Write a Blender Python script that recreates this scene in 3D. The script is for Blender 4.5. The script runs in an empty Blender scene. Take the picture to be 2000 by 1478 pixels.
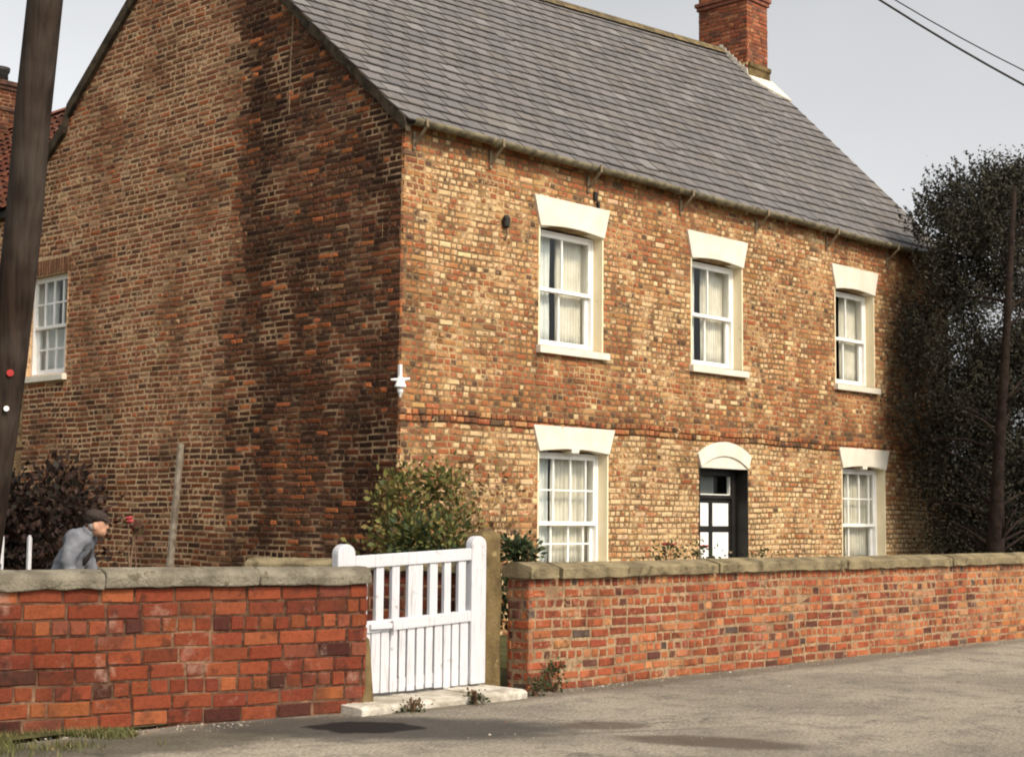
import bpy, math, random
import numpy as np
from mathutils import Vector, Matrix, noise

SC = bpy.context.scene
COL = SC.collection
rng = random.Random(7)

# ------------------------------------------------------------------ camera
# world: house corner on the ground = origin, +X along the front, +Y along the gable, +Z up
CAM = Vector((-12.062, -13.359, 1.45))
RIGHT = Vector((0.691, -0.723, 0.009)); FWD = Vector((0.720, 0.688, 0.091)); 
FWD.normalize(); RIGHT = (RIGHT - FWD * RIGHT.dot(FWD)).normalized(); UP = RIGHT.cross(FWD)
cd = bpy.data.cameras.new('camera'); cam = bpy.data.objects.new('camera', cd); COL.objects.link(cam)
cd.sensor_width = 36.0; cd.lens = 36.0 * 2998.2 / 2000.0; cd.clip_end = 2000.0
cam.matrix_world = Matrix(((RIGHT.x, UP.x, -FWD.x, CAM.x), (RIGHT.y, UP.y, -FWD.y, CAM.y),
                           (RIGHT.z, UP.z, -FWD.z, CAM.z), (0, 0, 0, 1)))
SC.camera = cam

# ------------------------------------------------------------------ sky, sun, exposure
SUN_AZ, SUN_EL = math.radians(-7), math.radians(42)      # azimuth measured from the front wall's normal
to_sun = Vector((math.sin(SUN_AZ) * math.cos(SUN_EL), -math.cos(SUN_AZ) * math.cos(SUN_EL), math.sin(SUN_EL)))
w = bpy.data.worlds.new('World'); SC.world = w; w.use_nodes = True
nt = w.node_tree; nt.nodes.clear()
sky = nt.nodes.new('ShaderNodeTexSky'); sky.sky_type = 'NISHITA'; sky.sun_disc = False
sky.sun_elevation = SUN_EL; sky.sun_rotation = math.atan2(to_sun.x, to_sun.y)
sky.air_density = 1.0; sky.dust_density = 4.0; sky.ozone_density = 1.0
hs = nt.nodes.new('ShaderNodeHueSaturation'); hs.inputs['Saturation'].default_value = 0.09; hs.inputs['Value'].default_value = 1.0
bg = nt.nodes.new('ShaderNodeBackground'); bg.inputs['Strength'].default_value = 0.15
wo = nt.nodes.new('ShaderNodeOutputWorld')
tcw = nt.nodes.new('ShaderNodeTexCoord'); cn = nt.nodes.new('ShaderNodeTexNoise'); cn.inputs['Scale'].default_value = 2.2; cn.inputs['Detail'].default_value = 5
cmap = nt.nodes.new('ShaderNodeMapRange'); cmap.inputs['From Min'].default_value = .3; cmap.inputs['From Max'].default_value = .7; cmap.inputs['To Min'].default_value = .86; cmap.inputs['To Max'].default_value = 1.08
cmx = nt.nodes.new('ShaderNodeVectorMath'); cmx.operation = 'SCALE'
nt.links.new(tcw.outputs['Generated'], cn.inputs['Vector']); nt.links.new(cn.outputs['Fac'], cmap.inputs['Value'])
nt.links.new(sky.outputs['Color'], hs.inputs['Color']); nt.links.new(hs.outputs['Color'], cmx.inputs[0]); nt.links.new(cmap.outputs[0], cmx.inputs['Scale'])
nt.links.new(cmx.outputs[0], bg.inputs['Color'])
SC.cycles.filter_width = 2.0
nt.links.new(bg.outputs['Background'], wo.inputs['Surface'])
sd = bpy.data.lights.new('sun', 'SUN'); sd.energy = 2.15; sd.angle = math.radians(7.0); sd.color = (1.0, 0.81, 0.58)
sun = bpy.data.objects.new('sun', sd); COL.objects.link(sun)
sun.rotation_euler = to_sun.to_track_quat('Z', 'Y').to_euler(); sun.location = (0, -20, 20)
vs = SC.view_settings; vs.view_transform = 'Standard'; vs.look = 'None'; vs.exposure = 0.5; vs.gamma = 1.0
vs.use_curve_mapping = False

# ------------------------------------------------------------------ node helpers
class NT:
    def __init__(s, name):
        s.m = bpy.data.materials.new(name); s.m.use_nodes = True; s.t = s.m.node_tree; s.t.nodes.clear()
        s.out = s.n('ShaderNodeOutputMaterial'); s.pos = None
    def n(s, typ, **kw):
        nd = s.t.nodes.new(typ)
        for k, v in kw.items():
            if k.startswith('i_'):
                nd.inputs[k[2:].replace('_', ' ')].default_value = v
            else: setattr(nd, k, v)
        return nd
    def l(s, a, b): s.t.links.new(a, b)
    def P(s):
        if s.pos is None: s.pos = s.n('ShaderNodeNewGeometry').outputs['Position']
        return s.pos
    def noise(s, scale, detail=4, rough=.55, vec=None, dist=0.0):
        nd = s.n('ShaderNodeTexNoise'); nd.inputs['Scale'].default_value = scale; nd.inputs['Detail'].default_value = detail
        nd.inputs['Roughness'].default_value = rough; nd.inputs['Distortion'].default_value = dist
        s.l(vec if vec is not None else s.P(), nd.inputs['Vector']); return nd.outputs['Fac']
    def ramp(s, fac, a, b, lo=0.0, hi=1.0):
        nd = s.n('ShaderNodeMapRange', interpolation_type='SMOOTHSTEP')
        for k, v in (('From Min', a), ('From Max', b), ('To Min', lo), ('To Max', hi)): nd.inputs[k].default_value = v
        s.l(fac, nd.inputs['Value']); return nd.outputs['Result']
    def mix(s, fac, a, b, typ='MIX'):
        nd = s.n('ShaderNodeMix', data_type='RGBA', blend_type=typ)
        for sock, v in ((nd.inputs['Factor'], fac), (nd.inputs[6], a), (nd.inputs[7], b)):
            if hasattr(v, 'is_linked') or hasattr(v, 'links'): s.l(v, sock)
            elif isinstance(v, (int, float)): sock.default_value = v
            else: sock.default_value = (*v, 1.0) if len(v) == 3 else v
        return nd.outputs[2]
    def math(s, op, a, b=0.0, clamp=False):
        nd = s.n('ShaderNodeMath', operation=op, use_clamp=clamp)
        for i, v in enumerate((a, b)):
            if hasattr(v, 'links'): s.l(v, nd.inputs[i])
            else: nd.inputs[i].default_value = v
        return nd.outputs[0]
    def ellipse(s, cx, cy, a, b, ang=0.0, soft=.35, wob=.5, scale=4.0):
        mp = s.n('ShaderNodeMapping', vector_type='TEXTURE')
        mp.inputs['Location'].default_value = (cx, cy, 0); mp.inputs['Rotation'].default_value = (0, 0, ang)
        mp.inputs['Scale'].default_value = (a, b, 1000.0); s.l(s.P(), mp.inputs['Vector'])
        ln = s.n('ShaderNodeVectorMath', operation='LENGTH'); s.l(mp.outputs[0], ln.inputs[0])
        d = s.math('ADD', ln.outputs['Value'], s.math('MULTIPLY', s.math('SUBTRACT', s.noise(scale, 3), .5), wob))
        return s.ramp(d, 1 - soft, 1 + soft, 1.0, 0.0)
    def bsdf(s, col, rough=.85, bump=None, dist=.004, strength=.6, spec=.25, **kw):
        b = s.n('ShaderNodeBsdfPrincipled')
        if hasattr(col, 'links'): s.l(col, b.inputs['Base Color'])
        else: b.inputs['Base Color'].default_value = (*col, 1)
        if hasattr(rough, 'links'): s.l(rough, b.inputs['Roughness'])
        else: b.inputs['Roughness'].default_value = rough
        b.inputs['Specular IOR Level'].default_value = spec
        for k, v in kw.items(): b.inputs[k].default_value = v
        if bump is not None:
            bp = s.n('ShaderNodeBump'); bp.inputs['Strength'].default_value = strength; bp.inputs['Distance'].default_value = dist
            s.l(bump, bp.inputs['Height']); s.l(bp.outputs[0], b.inputs['Normal'])
        s.l(b.outputs[0], s.out.inputs['Surface']); return b

def simple(name, lo, hi, scale=6.0, rough=.85, bscale=60, bstr=.5, bdist=.004, spec=.25, spots=None):
    t = NT(name); c = t.mix(t.ramp(t.noise(scale), .3, .7), lo, hi)
    if spots: c = t.mix(t.math('MULTIPLY', t.ramp(t.noise(spots[1], 5), spots[2], spots[2] + .12), spots[3]), c, spots[0])
    t.bsdf(c, rough, t.noise(bscale, 5), bdist, bstr, spec); return t.m

def brick_mat(name, src, lime=(.62, .46, .26), limescale=15.0, salt=0.0):
    t = NT(name)
    if src == 'obj':
        oi = t.n('ShaderNodeObjectInfo'); c, a = oi.outputs['Color'], oi.outputs['Alpha']
    else:
        at = t.n('ShaderNodeAttribute', attribute_name='Col'); c, a = at.outputs['Color'], at.outputs['Alpha']
    big = t.noise(2.2, 3)
    n1 = t.noise(limescale, 6, .65)
    th = t.math('SUBTRACT', t.math('ADD', n1, t.math('MULTIPLY', a, .42)), .34)
    f = t.ramp(t.math('ADD', th, t.math('MULTIPLY', t.math('SUBTRACT', big, .5), .35)), .42, .56)
    f = t.math('MULTIPLY', f, t.ramp(a, 0.0, .25))
    c = t.mix(t.math('MULTIPLY', f, .85), c, lime)
    mot = t.noise(34, 6, .7)
    c = t.mix(1.0, c, t.mix(mot, (.45, .45, .45), (1.5, 1.45, 1.4)), 'MULTIPLY')
    dk = t.ramp(t.noise(7.0, 5, .6), .54, .68)
    c = t.mix(t.math('MULTIPLY', dk, .62), c, (.030, .018, .013))
    if salt:
        c = t.mix(t.math('MULTIPLY', t.ramp(t.noise(4.2, 6, .7), .56, .72), salt), c, (.40, .27, .21))
        c = t.mix(t.math('MULTIPLY', t.ramp(t.noise(3.1, 4, .6), .52, .66), .5), c, (.055, .026, .019))
    t.bsdf(c, .92, t.noise(60, 7, .75), .010, 1.0, .12)
    return t.m

def mortar_mat(name, light, dark, scale=.9, a=.46, b=.60, fine=22.0):
    t = NT(name)
    c = t.mix(t.ramp(t.noise(scale, 5, .6), a, b), dark, light)
    c = t.mix(t.ramp(t.noise(fine, 5, .65), .42, .66), c, tuple(x * .45 for x in light))
    t.bsdf(c, .95, t.noise(90, 5), .006, .8, .1); return t.m

M = {}
M['brick_single'] = brick_mat('house brick single', 'obj')
M['brick_mass'] = brick_mat('house brick mass', 'attr')
M['gbrick_single'] = brick_mat('garden brick single', 'obj', (.33, .205, .125), 17.0, .5)
M['gbrick_mass'] = brick_mat('garden brick mass', 'attr', (.33, .205, .125), 17.0, .5)
def gable_mortar():
    t = NT('lime mortar gable')
    c = t.mix(t.ramp(t.noise(.8, 5, .6), .34, .56), (.20, .12, .066), (.66, .455, .265))
    old = t.mix(t.ramp(t.noise(1.5, 5, .65), .46, .64), (.060, .034, .020), (.50, .33, .19))
    sx = t.n('ShaderNodeSeparateXYZ'); t.l(t.P(), sx.inputs[0])
    k = t.ramp(t.math('ADD', sx.outputs['Y'], t.math('MULTIPLY', t.math('SUBTRACT', t.noise(1.1, 4), .5), 1.1)), 3.25, 3.55)
    c = t.mix(k, old, c); c = t.mix(t.ramp(t.noise(22, 5, .65), .44, .68), c, (.22, .13, .08))
    t.bsdf(c, .95, t.noise(90, 5), .006, .8, .1); return t.m
M['mortar_gable'] = gable_mortar()
M['mortar_front'] = mortar_mat('lime mortar front', (.46, .31, .16), (.13, .08, .04), 1.6, .44, .64)
M['mortar_left'] = mortar_mat('sandy mortar near wall', (.24, .14, .085), (.045, .020, .013), 1.5, .50, .66)
M['mortar_right'] = mortar_mat('sandy mortar far wall', (.36, .25, .15), (.20, .12, .07), 2.0, .35, .6)
M['mortar_chim'] = mortar_mat('chimney mortar', (.30, .17, .10), (.10, .06, .04), 2.0)
M['paint'] = simple('old cream white paint', (.62, .57, .46), (.70, .65, .55), 4, .6, 40, .3, .004, .3, ((.30, .23, .15), 13, .66, .6))
M['reveal'] = simple('cream painted reveal', (.78, .67, .44), (.84, .74, .52), 3, .7, 50, .4, .004, .2, ((.42, .33, .2), 9, .64, .5))
M['sash'] = simple('white sash paint', (.80, .78, .73), (.86, .85, .82), 8, .45, 60, .15, .002, .35, ((.4, .33, .25), 30, .70, .6))
M['gate_plain'] = simple('flaking white gate paint', (.60, .60, .62), (.70, .70, .72), 5, .55, 45, .35, .003, .3, ((.22, .17, .13), 16, .63, .75))
def gate_mat():
    t = NT('flaking gate paint on timber')
    mp = t.n('ShaderNodeMapping'); mp.inputs['Scale'].default_value = (60, 60, 3.0); t.l(t.P(), mp.inputs['Vector'])
    g = t.noise(1.0, 6, .7, mp.outputs[0], .3)
    c = t.mix(t.noise(5, 4), (.47, .47, .495), (.60, .60, .62))
    c = t.mix(t.math('MULTIPLY', t.ramp(g, .54, .70), .6), c, (.20, .165, .135))
    c = t.mix(t.math('MULTIPLY', t.ramp(t.noise(11, 6, .7), .62, .70), .75), c, (.19, .15, .12))
    t.bsdf(c, .6, g, .004, .6, .25); return t.m
M['gate'] = gate_mat()
M['black'] = simple('black gloss paint', (.010, .009, .008), (.018, .016, .014), 6, .45, 40, .2, .003, .35)
M['dark'] = simple('unlit room black', (.012, .011, .010), (.02, .018, .016), 2, .9, 20, .1)  # near-black colour carries the darkness of the unlit rooms
M['curtain'] = simple('cream net curtain', (.66, .62, .52), (.78, .74, .65), 5, .9, 200, .4, .002, .1)
M['net'] = simple('white net curtain', (.66, .68, .66), (.76, .77, .75), 5, .9, 200, .4, .002, .1)
M['iron'] = simple('mossy iron gutter', (.075, .064, .042), (.20, .17, .10), 9, .8, 50, .5, .004, .3, ((.05, .04, .03), 22, .6, .7))
M['bracket'] = simple('iron bracket', (.13, .10, .06), (.25, .19, .12), 14, .7, 60, .4)
M['stone_left'] = simple('grey lichened coping', (.125, .110, .082), (.235, .212, .160), 7, .95, 45, 1.0, .018, .1, ((.06, .05, .03), 14, .56, .7))
M['stone_right'] = simple('mossy olive coping', (.135, .108, .066), (.27, .222, .130), 4, .95, 45, 1.0, .018, .1, ((.07, .055, .03), 11, .56, .75))
M['post_stone'] = simple('brown weathered gatepost stone', (.085, .06, .028), (.18, .13, .06), 5, .95, 40, .9, .012, .1, ((.36, .27, .13), 9, .62, .6))
M['thresh'] = simple('whitewashed threshold stone', (.30, .27, .21), (.56, .52, .45), 5, .9, 40, .8, .010, .1, ((.13, .11, .06), 8, .60, .7))
M['timber'] = simple('grey weathered timber', (.10, .08, .06), (.22, .19, .15), 9, .9, 60, .6)
M['lead'] = simple('white lime flashing', (.50, .46, .38), (.70, .66, .57), 9, .8, 40, .6, .008)
M['ridge'] = simple('mossy ridge tile', (.075, .06, .042), (.19, .145, .075), 6, .95, 40, .8, .008, .1)
M['verge'] = simple('dark verge mortar', (.035, .028, .02), (.10, .075, .05), 7, .95, 40, .9, .012, .1, ((.2, .15, .09), 12, .66, .5))
M['roofboard'] = simple('roof underlay', (.02, .018, .016), (.03, .028, .025), 5, .95, 20, .2)
M['lampwhite'] = simple('white enamel lamp', (.76, .76, .74), (.84, .84, .82), 6, .4, 30, .1, .002, .4)
M['cableblack'] = simple('black cable fitting', (.012, .011, .010), (.03, .027, .024), 20, .6, 60, .3)
M['terracotta'] = simple('sooty terracotta', (.14, .05, .03), (.26, .10, .06), 7, .9, 40, .5)
M['sooty'] = simple('sooty chimney brick', (.045, .022, .015), (.085, .042, .028), 7, .9, 40, .5)
M['bark'] = simple('dark bark', (.014, .009, .007), (.028, .020, .016), 9, .95, 30, 1.0, .02, .1)
M['twig'] = simple('brown twig', (.10, .055, .035), (.18, .11, .07), 20, .9, 60, .5)
M['soil'] = simple('garden soil and grass', (.045, .045, .02), (.09, .085, .035), 3, .95, 12, .9, .03, .1)
M['reflection_board'] = simple('grey green blind', (.13, .14, .135), (.17, .18, .175), 5, .9, 60, .2)  # grey of the reflecting top light, given to a board
M['red'] = simple('red marker', (.30, .02, .02), (.38, .03, .025), 20, .5, 40, .1)
M['white_tag'] = simple('white marker', (.75, .74, .72), (.85, .84, .82), 20, .5, 40, .1)
M['skin'] = simple('skin', (.42, .22, .14), (.52, .29, .19), 14, .6, 80, .2, .002)
M['cap'] = simple('dark tweed cap', (.030, .023, .020), (.055, .042, .036), 60, .95, 150, .6, .003, .1)
M['jacket'] = simple('blue grey jacket cloth', (.12, .126, .145), (.185, .192, .212), 9, .95, 160, .5, .003, .1)
M['trouser'] = simple('dark trouser cloth', (.03, .03, .034), (.05, .05, .056), 9, .95, 160, .5, .003, .1)
M['shirt'] = simple('dark pullover', (.022, .018, .018), (.035, .03, .03), 40, .95, 160, .5, .003, .1)
M['hair'] = simple('grey hair', (.22, .20, .18), (.32, .30, .27), 60, .9, 160, .5)
M['boot'] = simple('brown boots', (.03, .02, .014), (.05, .035, .025), 20, .6, 60, .3)

def wood_pole():
    t = NT('creosoted pole timber')
    mp = t.n('ShaderNodeMapping'); mp.inputs['Scale'].default_value = (22, 22, .9); t.l(t.P(), mp.inputs['Vector'])
    g = t.noise(1.0, 6, .65, mp.outputs[0], .4)
    c = t.mix(t.ramp(g, .3, .72), (.008, .0045, .003), (.034, .021, .014))
    c = t.mix(t.ramp(t.noise(1.1, 3), .4, .65), c, t.mix(g, (.016, .011, .008), (.085, .068, .055)))
    t.bsdf(c, .9, g, .008, .8, .15); return t.m
M['pole'] = wood_pole()

def slate_mat(name, src):
    t = NT(name)
    if src == 'obj': c = t.n('ShaderNodeObjectInfo').outputs['Color']
    else: c = t.n('ShaderNodeAttribute', attribute_name='Col').outputs['Color']
    c = t.mix(1.0, c, t.mix(t.noise(11, 6, .65), (.62, .62, .62), (1.4, 1.38, 1.34)), 'MULTIPLY')
    c = t.mix(t.math('MULTIPLY', t.ramp(t.noise(28, 5, .6), .66, .74), .55), c, (.40, .37, .30))
    c = t.mix(t.math('MULTIPLY', t.ramp(t.noise(1.3, 4, .6), .54, .70), .22), c, (.17, .15, .11))
    t.bsdf(c, .72, t.noise(60, 6), .004, .6, .3); return t.m
M['slate_single'] = slate_mat('slate single', 'obj') ; M['slate_mass'] = slate_mat('slate mass', 'attr')

def attr_leaf(name, rough=.65, trans=.25):
    t = NT(name); c = t.n('ShaderNodeAttribute', attribute_name='Col').outputs['Color']
    b = t.bsdf(c, rough, None, spec=.25)
    tr = t.n('ShaderNodeBsdfTranslucent'); t.l(c, tr.inputs['Color'])
    mx = t.n('ShaderNodeMixShader'); mx.inputs[0].default_value = trans
    t.l(b.outputs[0], mx.inputs[1]); t.l(tr.outputs[0], mx.inputs[2]); t.l(mx.outputs[0], t.out.inputs['Surface']); return t.m
M['leaf'] = attr_leaf('leaves'); M['needle'] = attr_leaf('yew needles', .8, .08)

def glass():
    t = NT('old window glass')
    fr = t.n('ShaderNodeLayerWeight'); fr.inputs['Blend'].default_value = .12
    tr = t.n('ShaderNodeBsdfTransparent'); tr.inputs['Color'].default_value = (.93, .94, .93, 1)
    gl = t.n('ShaderNodeBsdfGlossy'); gl.inputs['Roughness'].default_value = .03
    bp = t.n('ShaderNodeBump'); bp.inputs['Strength'].default_value = .08; bp.inputs['Distance'].default_value = .02
    t.l(t.noise(3.0, 2), bp.inputs['Height']); t.l(bp.outputs[0], gl.inputs['Normal'])
    mx = t.n('ShaderNodeMixShader'); t.l(t.math('ADD', t.math('MULTIPLY', fr.outputs['Facing'], .12), .02), mx.inputs[0]); t.l(tr.outputs[0], mx.inputs[1]); t.l(gl.outputs[0], mx.inputs[2])
    t.l(mx.outputs[0], t.out.inputs['Surface']); return t.m
M['glass'] = glass()

def road_mat():
    t = NT('worn tarmac')
    c = t.mix(t.ramp(t.noise(.45, 5, .6), .35, .65), (.215, .192, .155), (.33, .295, .235))
    c = t.mix(t.math('MULTIPLY', t.ramp(t.noise(3.0, 6, .7), .48, .62), .45), c, (.115, .105, .09))
    g = t.noise(38, 6, .8)
    c = t.mix(1.0, c, t.mix(t.ramp(g, .3, .7), (.42, .42, .43), (1.55, 1.53, 1.50)), 'MULTIPLY')
    sp = t.ramp(t.noise(120, 2, .5), .70, .76)
    c = t.mix(t.math('MULTIPLY', sp, .6), c, (.50, .46, .38))
    vo = t.n('ShaderNodeTexVoronoi', feature='DISTANCE_TO_EDGE'); vo.inputs['Scale'].default_value = .55
    wv = t.n('ShaderNodeVectorMath', operation='ADD'); nc = t.n('ShaderNodeTexNoise'); nc.inputs['Scale'].default_value = 1.8; nc.inputs['Detail'].default_value = 6
    t.l(t.P(), nc.inputs['Vector']); t.l(t.P(), wv.inputs[0]); t.l(nc.outputs['Color'], wv.inputs[1]); t.l(wv.outputs[0], vo.inputs['Vector'])
    crack = t.math('MULTIPLY', t.ramp(vo.outputs['Distance'], .004, .012, 1.0, 0.0), t.ramp(t.noise(.7, 3), .48, .6))
    c = t.mix(t.math('MULTIPLY', crack, .55), c, (.05, .045, .04))
    def stain(fac, col, amt):
        nonlocal c
        c = t.mix(t.math('MULTIPLY', fac, amt), c, col)
    stain(t.ellipse(-4.85, -5.25, 1.35, .62, -.80, .30, .9, 2.6), (.052, .048, .045), .85)
    stain(t.ellipse(-4.93, -5.18, .40, .30, -.80, .10, .8, 5.0), (.012, .010, .010), .95)
    stain(t.ellipse(-3.60, -6.20, .30, .22, -.80, .3, .7, 6.0), (.085, .062, .047), .8)
    stain(t.ellipse(-3.72, -7.22, .60, .26, -1.1, .3, .6, 5.0), (.085, .064, .050), .8)
    stain(t.ellipse(-4.4, -6.2, 1.6, .05, -.45, .6, 1.2, 5.0), (.10, .085, .07), .5)
    stain(t.ellipse(1.0, -4.62, 7.0, .22, 0.0, .5, .9, 3.0), (.085, .072, .055), .6)
    stain(t.ellipse(-6.6, -4.75, 1.1, .45, -.3, .4, .8, 4.0), (.05, .045, .03), .7)
    t.bsdf(c, .93, g, .012, .9, .15); return t.m
M['road'] = road_mat()

# ------------------------------------------------------------------ object helpers
def tag(o, label=None, cat=None, group=None, kind=None):
    for k, v in (('label', label), ('category', cat), ('group', group), ('kind', kind)):
        if v: o[k] = v
    return o
def wm(o):
    m = o.matrix_basis.copy()
    return wm(o.parent) @ o.matrix_parent_inverse @ m if o.parent else m
def par(o, p):
    if p is not None:
        o.parent = p; o.matrix_parent_inverse = wm(p).inverted()
    return o
def empty(name, loc, parent=None):
    o = bpy.data.objects.new(name, None); COL.objects.link(o); o.location = loc; o.empty_display_size = .2
    return par(o, parent)
def link(name, me, mat, parent=None, smooth=False):
    if mat is not None: me.materials.append(M[mat] if isinstance(mat, str) else mat)
    if smooth: me.polygons.foreach_set('use_smooth', [True] * len(me.polygons))
    o = bpy.data.objects.new(name, me); COL.objects.link(o); return par(o, parent)
def bevel(o, wd=.006, seg=2):
    b = o.modifiers.new('bevel', 'BEVEL'); b.width = wd; b.segments = seg; b.limit_method = 'ANGLE'; return o

class MB:
    """collects boxes, prisms and tubes in a frame (u, d, z) and links them as one mesh"""
    def __init__(s, O=(0, 0, 0), U=(1, 0, 0), D=(0, 1, 0)):
        s.v = []; s.f = []; s.c = []; s.O = Vector(O); s.U = Vector(U); s.D = Vector(D); s.Z = Vector((0, 0, 1))
    def P(s, u, d, z): return s.O + s.U * u + s.D * d + s.Z * z
    def add(s, vs, fs, col=None):
        b = len(s.v); s.v += [tuple(x) for x in vs]; s.f += [tuple(b + i for i in f) for f in fs]
        if col is not None: s.c += [col] * len(fs)
        return s
    def box(s, u0, u1, d0, d1, z0, z1, col=None, tilt=0.0):
        vs = [s.P(u, d, z + tilt * (u - u0)) for z in (z0, z1) for d in (d0, d1) for u in (u0, u1)]
        return s.add(vs, [(0, 1, 3, 2), (4, 6, 7, 5), (0, 4, 5, 1), (2, 3, 7, 6), (0, 2, 6, 4), (1, 5, 7, 3)], col)
    def prism(s, poly, d0, d1, col=None):           # polygon in (u, z), from depth d0 to d1
        n = len(poly); vs = [s.P(u, d0, z) for u, z in poly] + [s.P(u, d1, z) for u, z in poly]
        fs = [tuple(range(n)), tuple(range(2 * n - 1, n - 1, -1))] + [(i, n + i, n + (i + 1) % n, (i + 1) % n) for i in range(n)]
        return s.add(vs, fs, col)
    def sweep(s, prof, pts, col=None, cap=True):    # profile (side, z) along a polyline of world points, side = right of travel
        n = len(prof); vs = []
        for i, p in enumerate(pts):
            a = Vector(pts[max(i - 1, 0)]); b = Vector(pts[min(i + 1, len(pts) - 1)]); t = (b - a); t.z = 0; t.normalize()
            r = Vector((t.y, -t.x, 0)); vs += [Vector(p) + r * q[0] + Vector((0, 0, q[1])) for q in prof]
        fs = [(i * n + j, i * n + (j + 1) % n, (i + 1) * n + (j + 1) % n, (i + 1) * n + j) for i in range(len(pts) - 1) for j in range(n)]
        if cap: fs += [tuple(range(n - 1, -1, -1)), tuple((len(pts) - 1) * n + j for j in range(n))]
        return s.add(vs, fs, col)
    def tube(s, pts, radii, seg=8, col=None, cap=True):
        vs = []; pts = [Vector(p) for p in pts]
        if not hasattr(radii, '__len__'): radii = [radii] * len(pts)
        for i, p in enumerate(pts):
            t = (pts[min(i + 1, len(pts) - 1)] - pts[max(i - 1, 0)]).normalized()
            a = t.cross(Vector((.31, .95, .05))).normalized(); b = t.cross(a)
            vs += [p + (a * math.cos(k * 6.28319 / seg) + b * math.sin(k * 6.28319 / seg)) * radii[i] for k in range(seg)]
        fs = [(i * seg + j, i * seg + (j + 1) % seg, (i + 1) * seg + (j + 1) % seg, (i + 1) * seg + j) for i in range(len(pts) - 1) for j in range(seg)]
        if cap: fs += [tuple(range(seg - 1, -1, -1)), tuple((len(pts) - 1) * seg + j for j in range(seg))]
        return s.add(vs, fs, col)
    def lathe(s, c, prof, seg=16, col=None):        # (radius, z) about a vertical axis
        c = Vector(c); n = len(prof)
        vs = [c + Vector((r * math.cos(k * 6.28319 / seg), r * math.sin(k * 6.28319 / seg), z)) for r, z in prof for k in range(seg)]
        fs = [(i * seg + j, i * seg + (j + 1) % seg, (i + 1) * seg + (j + 1) % seg, (i + 1) * seg + j) for i in range(n - 1) for j in range(seg)]
        fs += [tuple(range(seg - 1, -1, -1)), tuple((n - 1) * seg + j for j in range(seg))]
        return s.add(vs, fs, col)
    def mesh(s, name):
        me = bpy.data.meshes.new(name); me.from_pydata(s.v, [], s.f)
        if s.c:
            at = me.color_attributes.new('Col', 'FLOAT_COLOR', 'CORNER')
            a = np.array([(*c, 1.0) if len(c) == 3 else c for c in s.c], dtype=np.float32)
            ln = np.empty(len(me.polygons), dtype=np.int32); me.polygons.foreach_get('loop_total', ln)
            at.data.foreach_set('color', np.repeat(a, ln, axis=0).ravel())
        me.update(); return me
    def build(s, name, mat, parent=None, smooth=False): return link(name, s.mesh(name), mat, parent, smooth)

def pix(p):                                           # used only to find which pieces show largest
    q = Vector(p) - CAM; z = q.dot(FWD)
    return 1000 + 2998.2 * q.dot(RIGHT) / z, 739 - 2998.2 * q.dot(UP) / z, z
def nz(x, y, z=0.0): return noise.noise(Vector((x, y, z)))
def jit(c, r, a=.18):
    k = 1 + r.uniform(-a, a); return tuple(max(0.004, x * k * (1 + r.uniform(-.06, .06))) for x in c)

# ------------------------------------------------------------------ bricks
BF = [(0, 1, 2, 3), (0, 4, 5, 1), (1, 5, 6, 2), (2, 6, 7, 3), (3, 7, 4, 0), (4, 8, 9, 5), (5, 9, 10, 6), (6, 10, 11, 7), (7, 11, 8, 4)]
def brick_verts(r, w, h, cz=.007, j=.0035, wear=1.0):
    """12 points, u in 0..w, z in 0..h, depth 0 = face, positive = into the wall; worn corners"""
    q = [(0, 0), (w, 0), (w, h), (0, h)]; s = [(1, 1), (-1, 1), (-1, -1), (1, -1)]; vs = []
    for (u, z), (a, b) in zip(q, s):
        e = cz * r.uniform(.7, 2.0) * wear
        vs.append((u + a * e, r.uniform(-j, j), z + b * e))
    for (u, z), (a, b) in zip(q, s):
        vs.append((u + r.uniform(0, j) * a, cz + r.uniform(0, j), z + r.uniform(0, j) * b))
    for (u, z) in q: vs.append((u, .03, z))
    return vs
UNIT = {}
def unit_pool(kind, w, h, n=10):
    k = (kind, round(w, 2), round(h, 3))
    if k not in UNIT:
        UNIT[k] = []
        for i in range(n):
            r = random.Random(hash(k) % 1000 + i); me = bpy.data.meshes.new('brick')
            me.from_pydata([(u / w, d, z / h) for u, d, z in brick_verts(r, w, h, .008, .0045, 1.0)], [], BF); UNIT[k].append(me)
    return UNIT[k]

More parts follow.
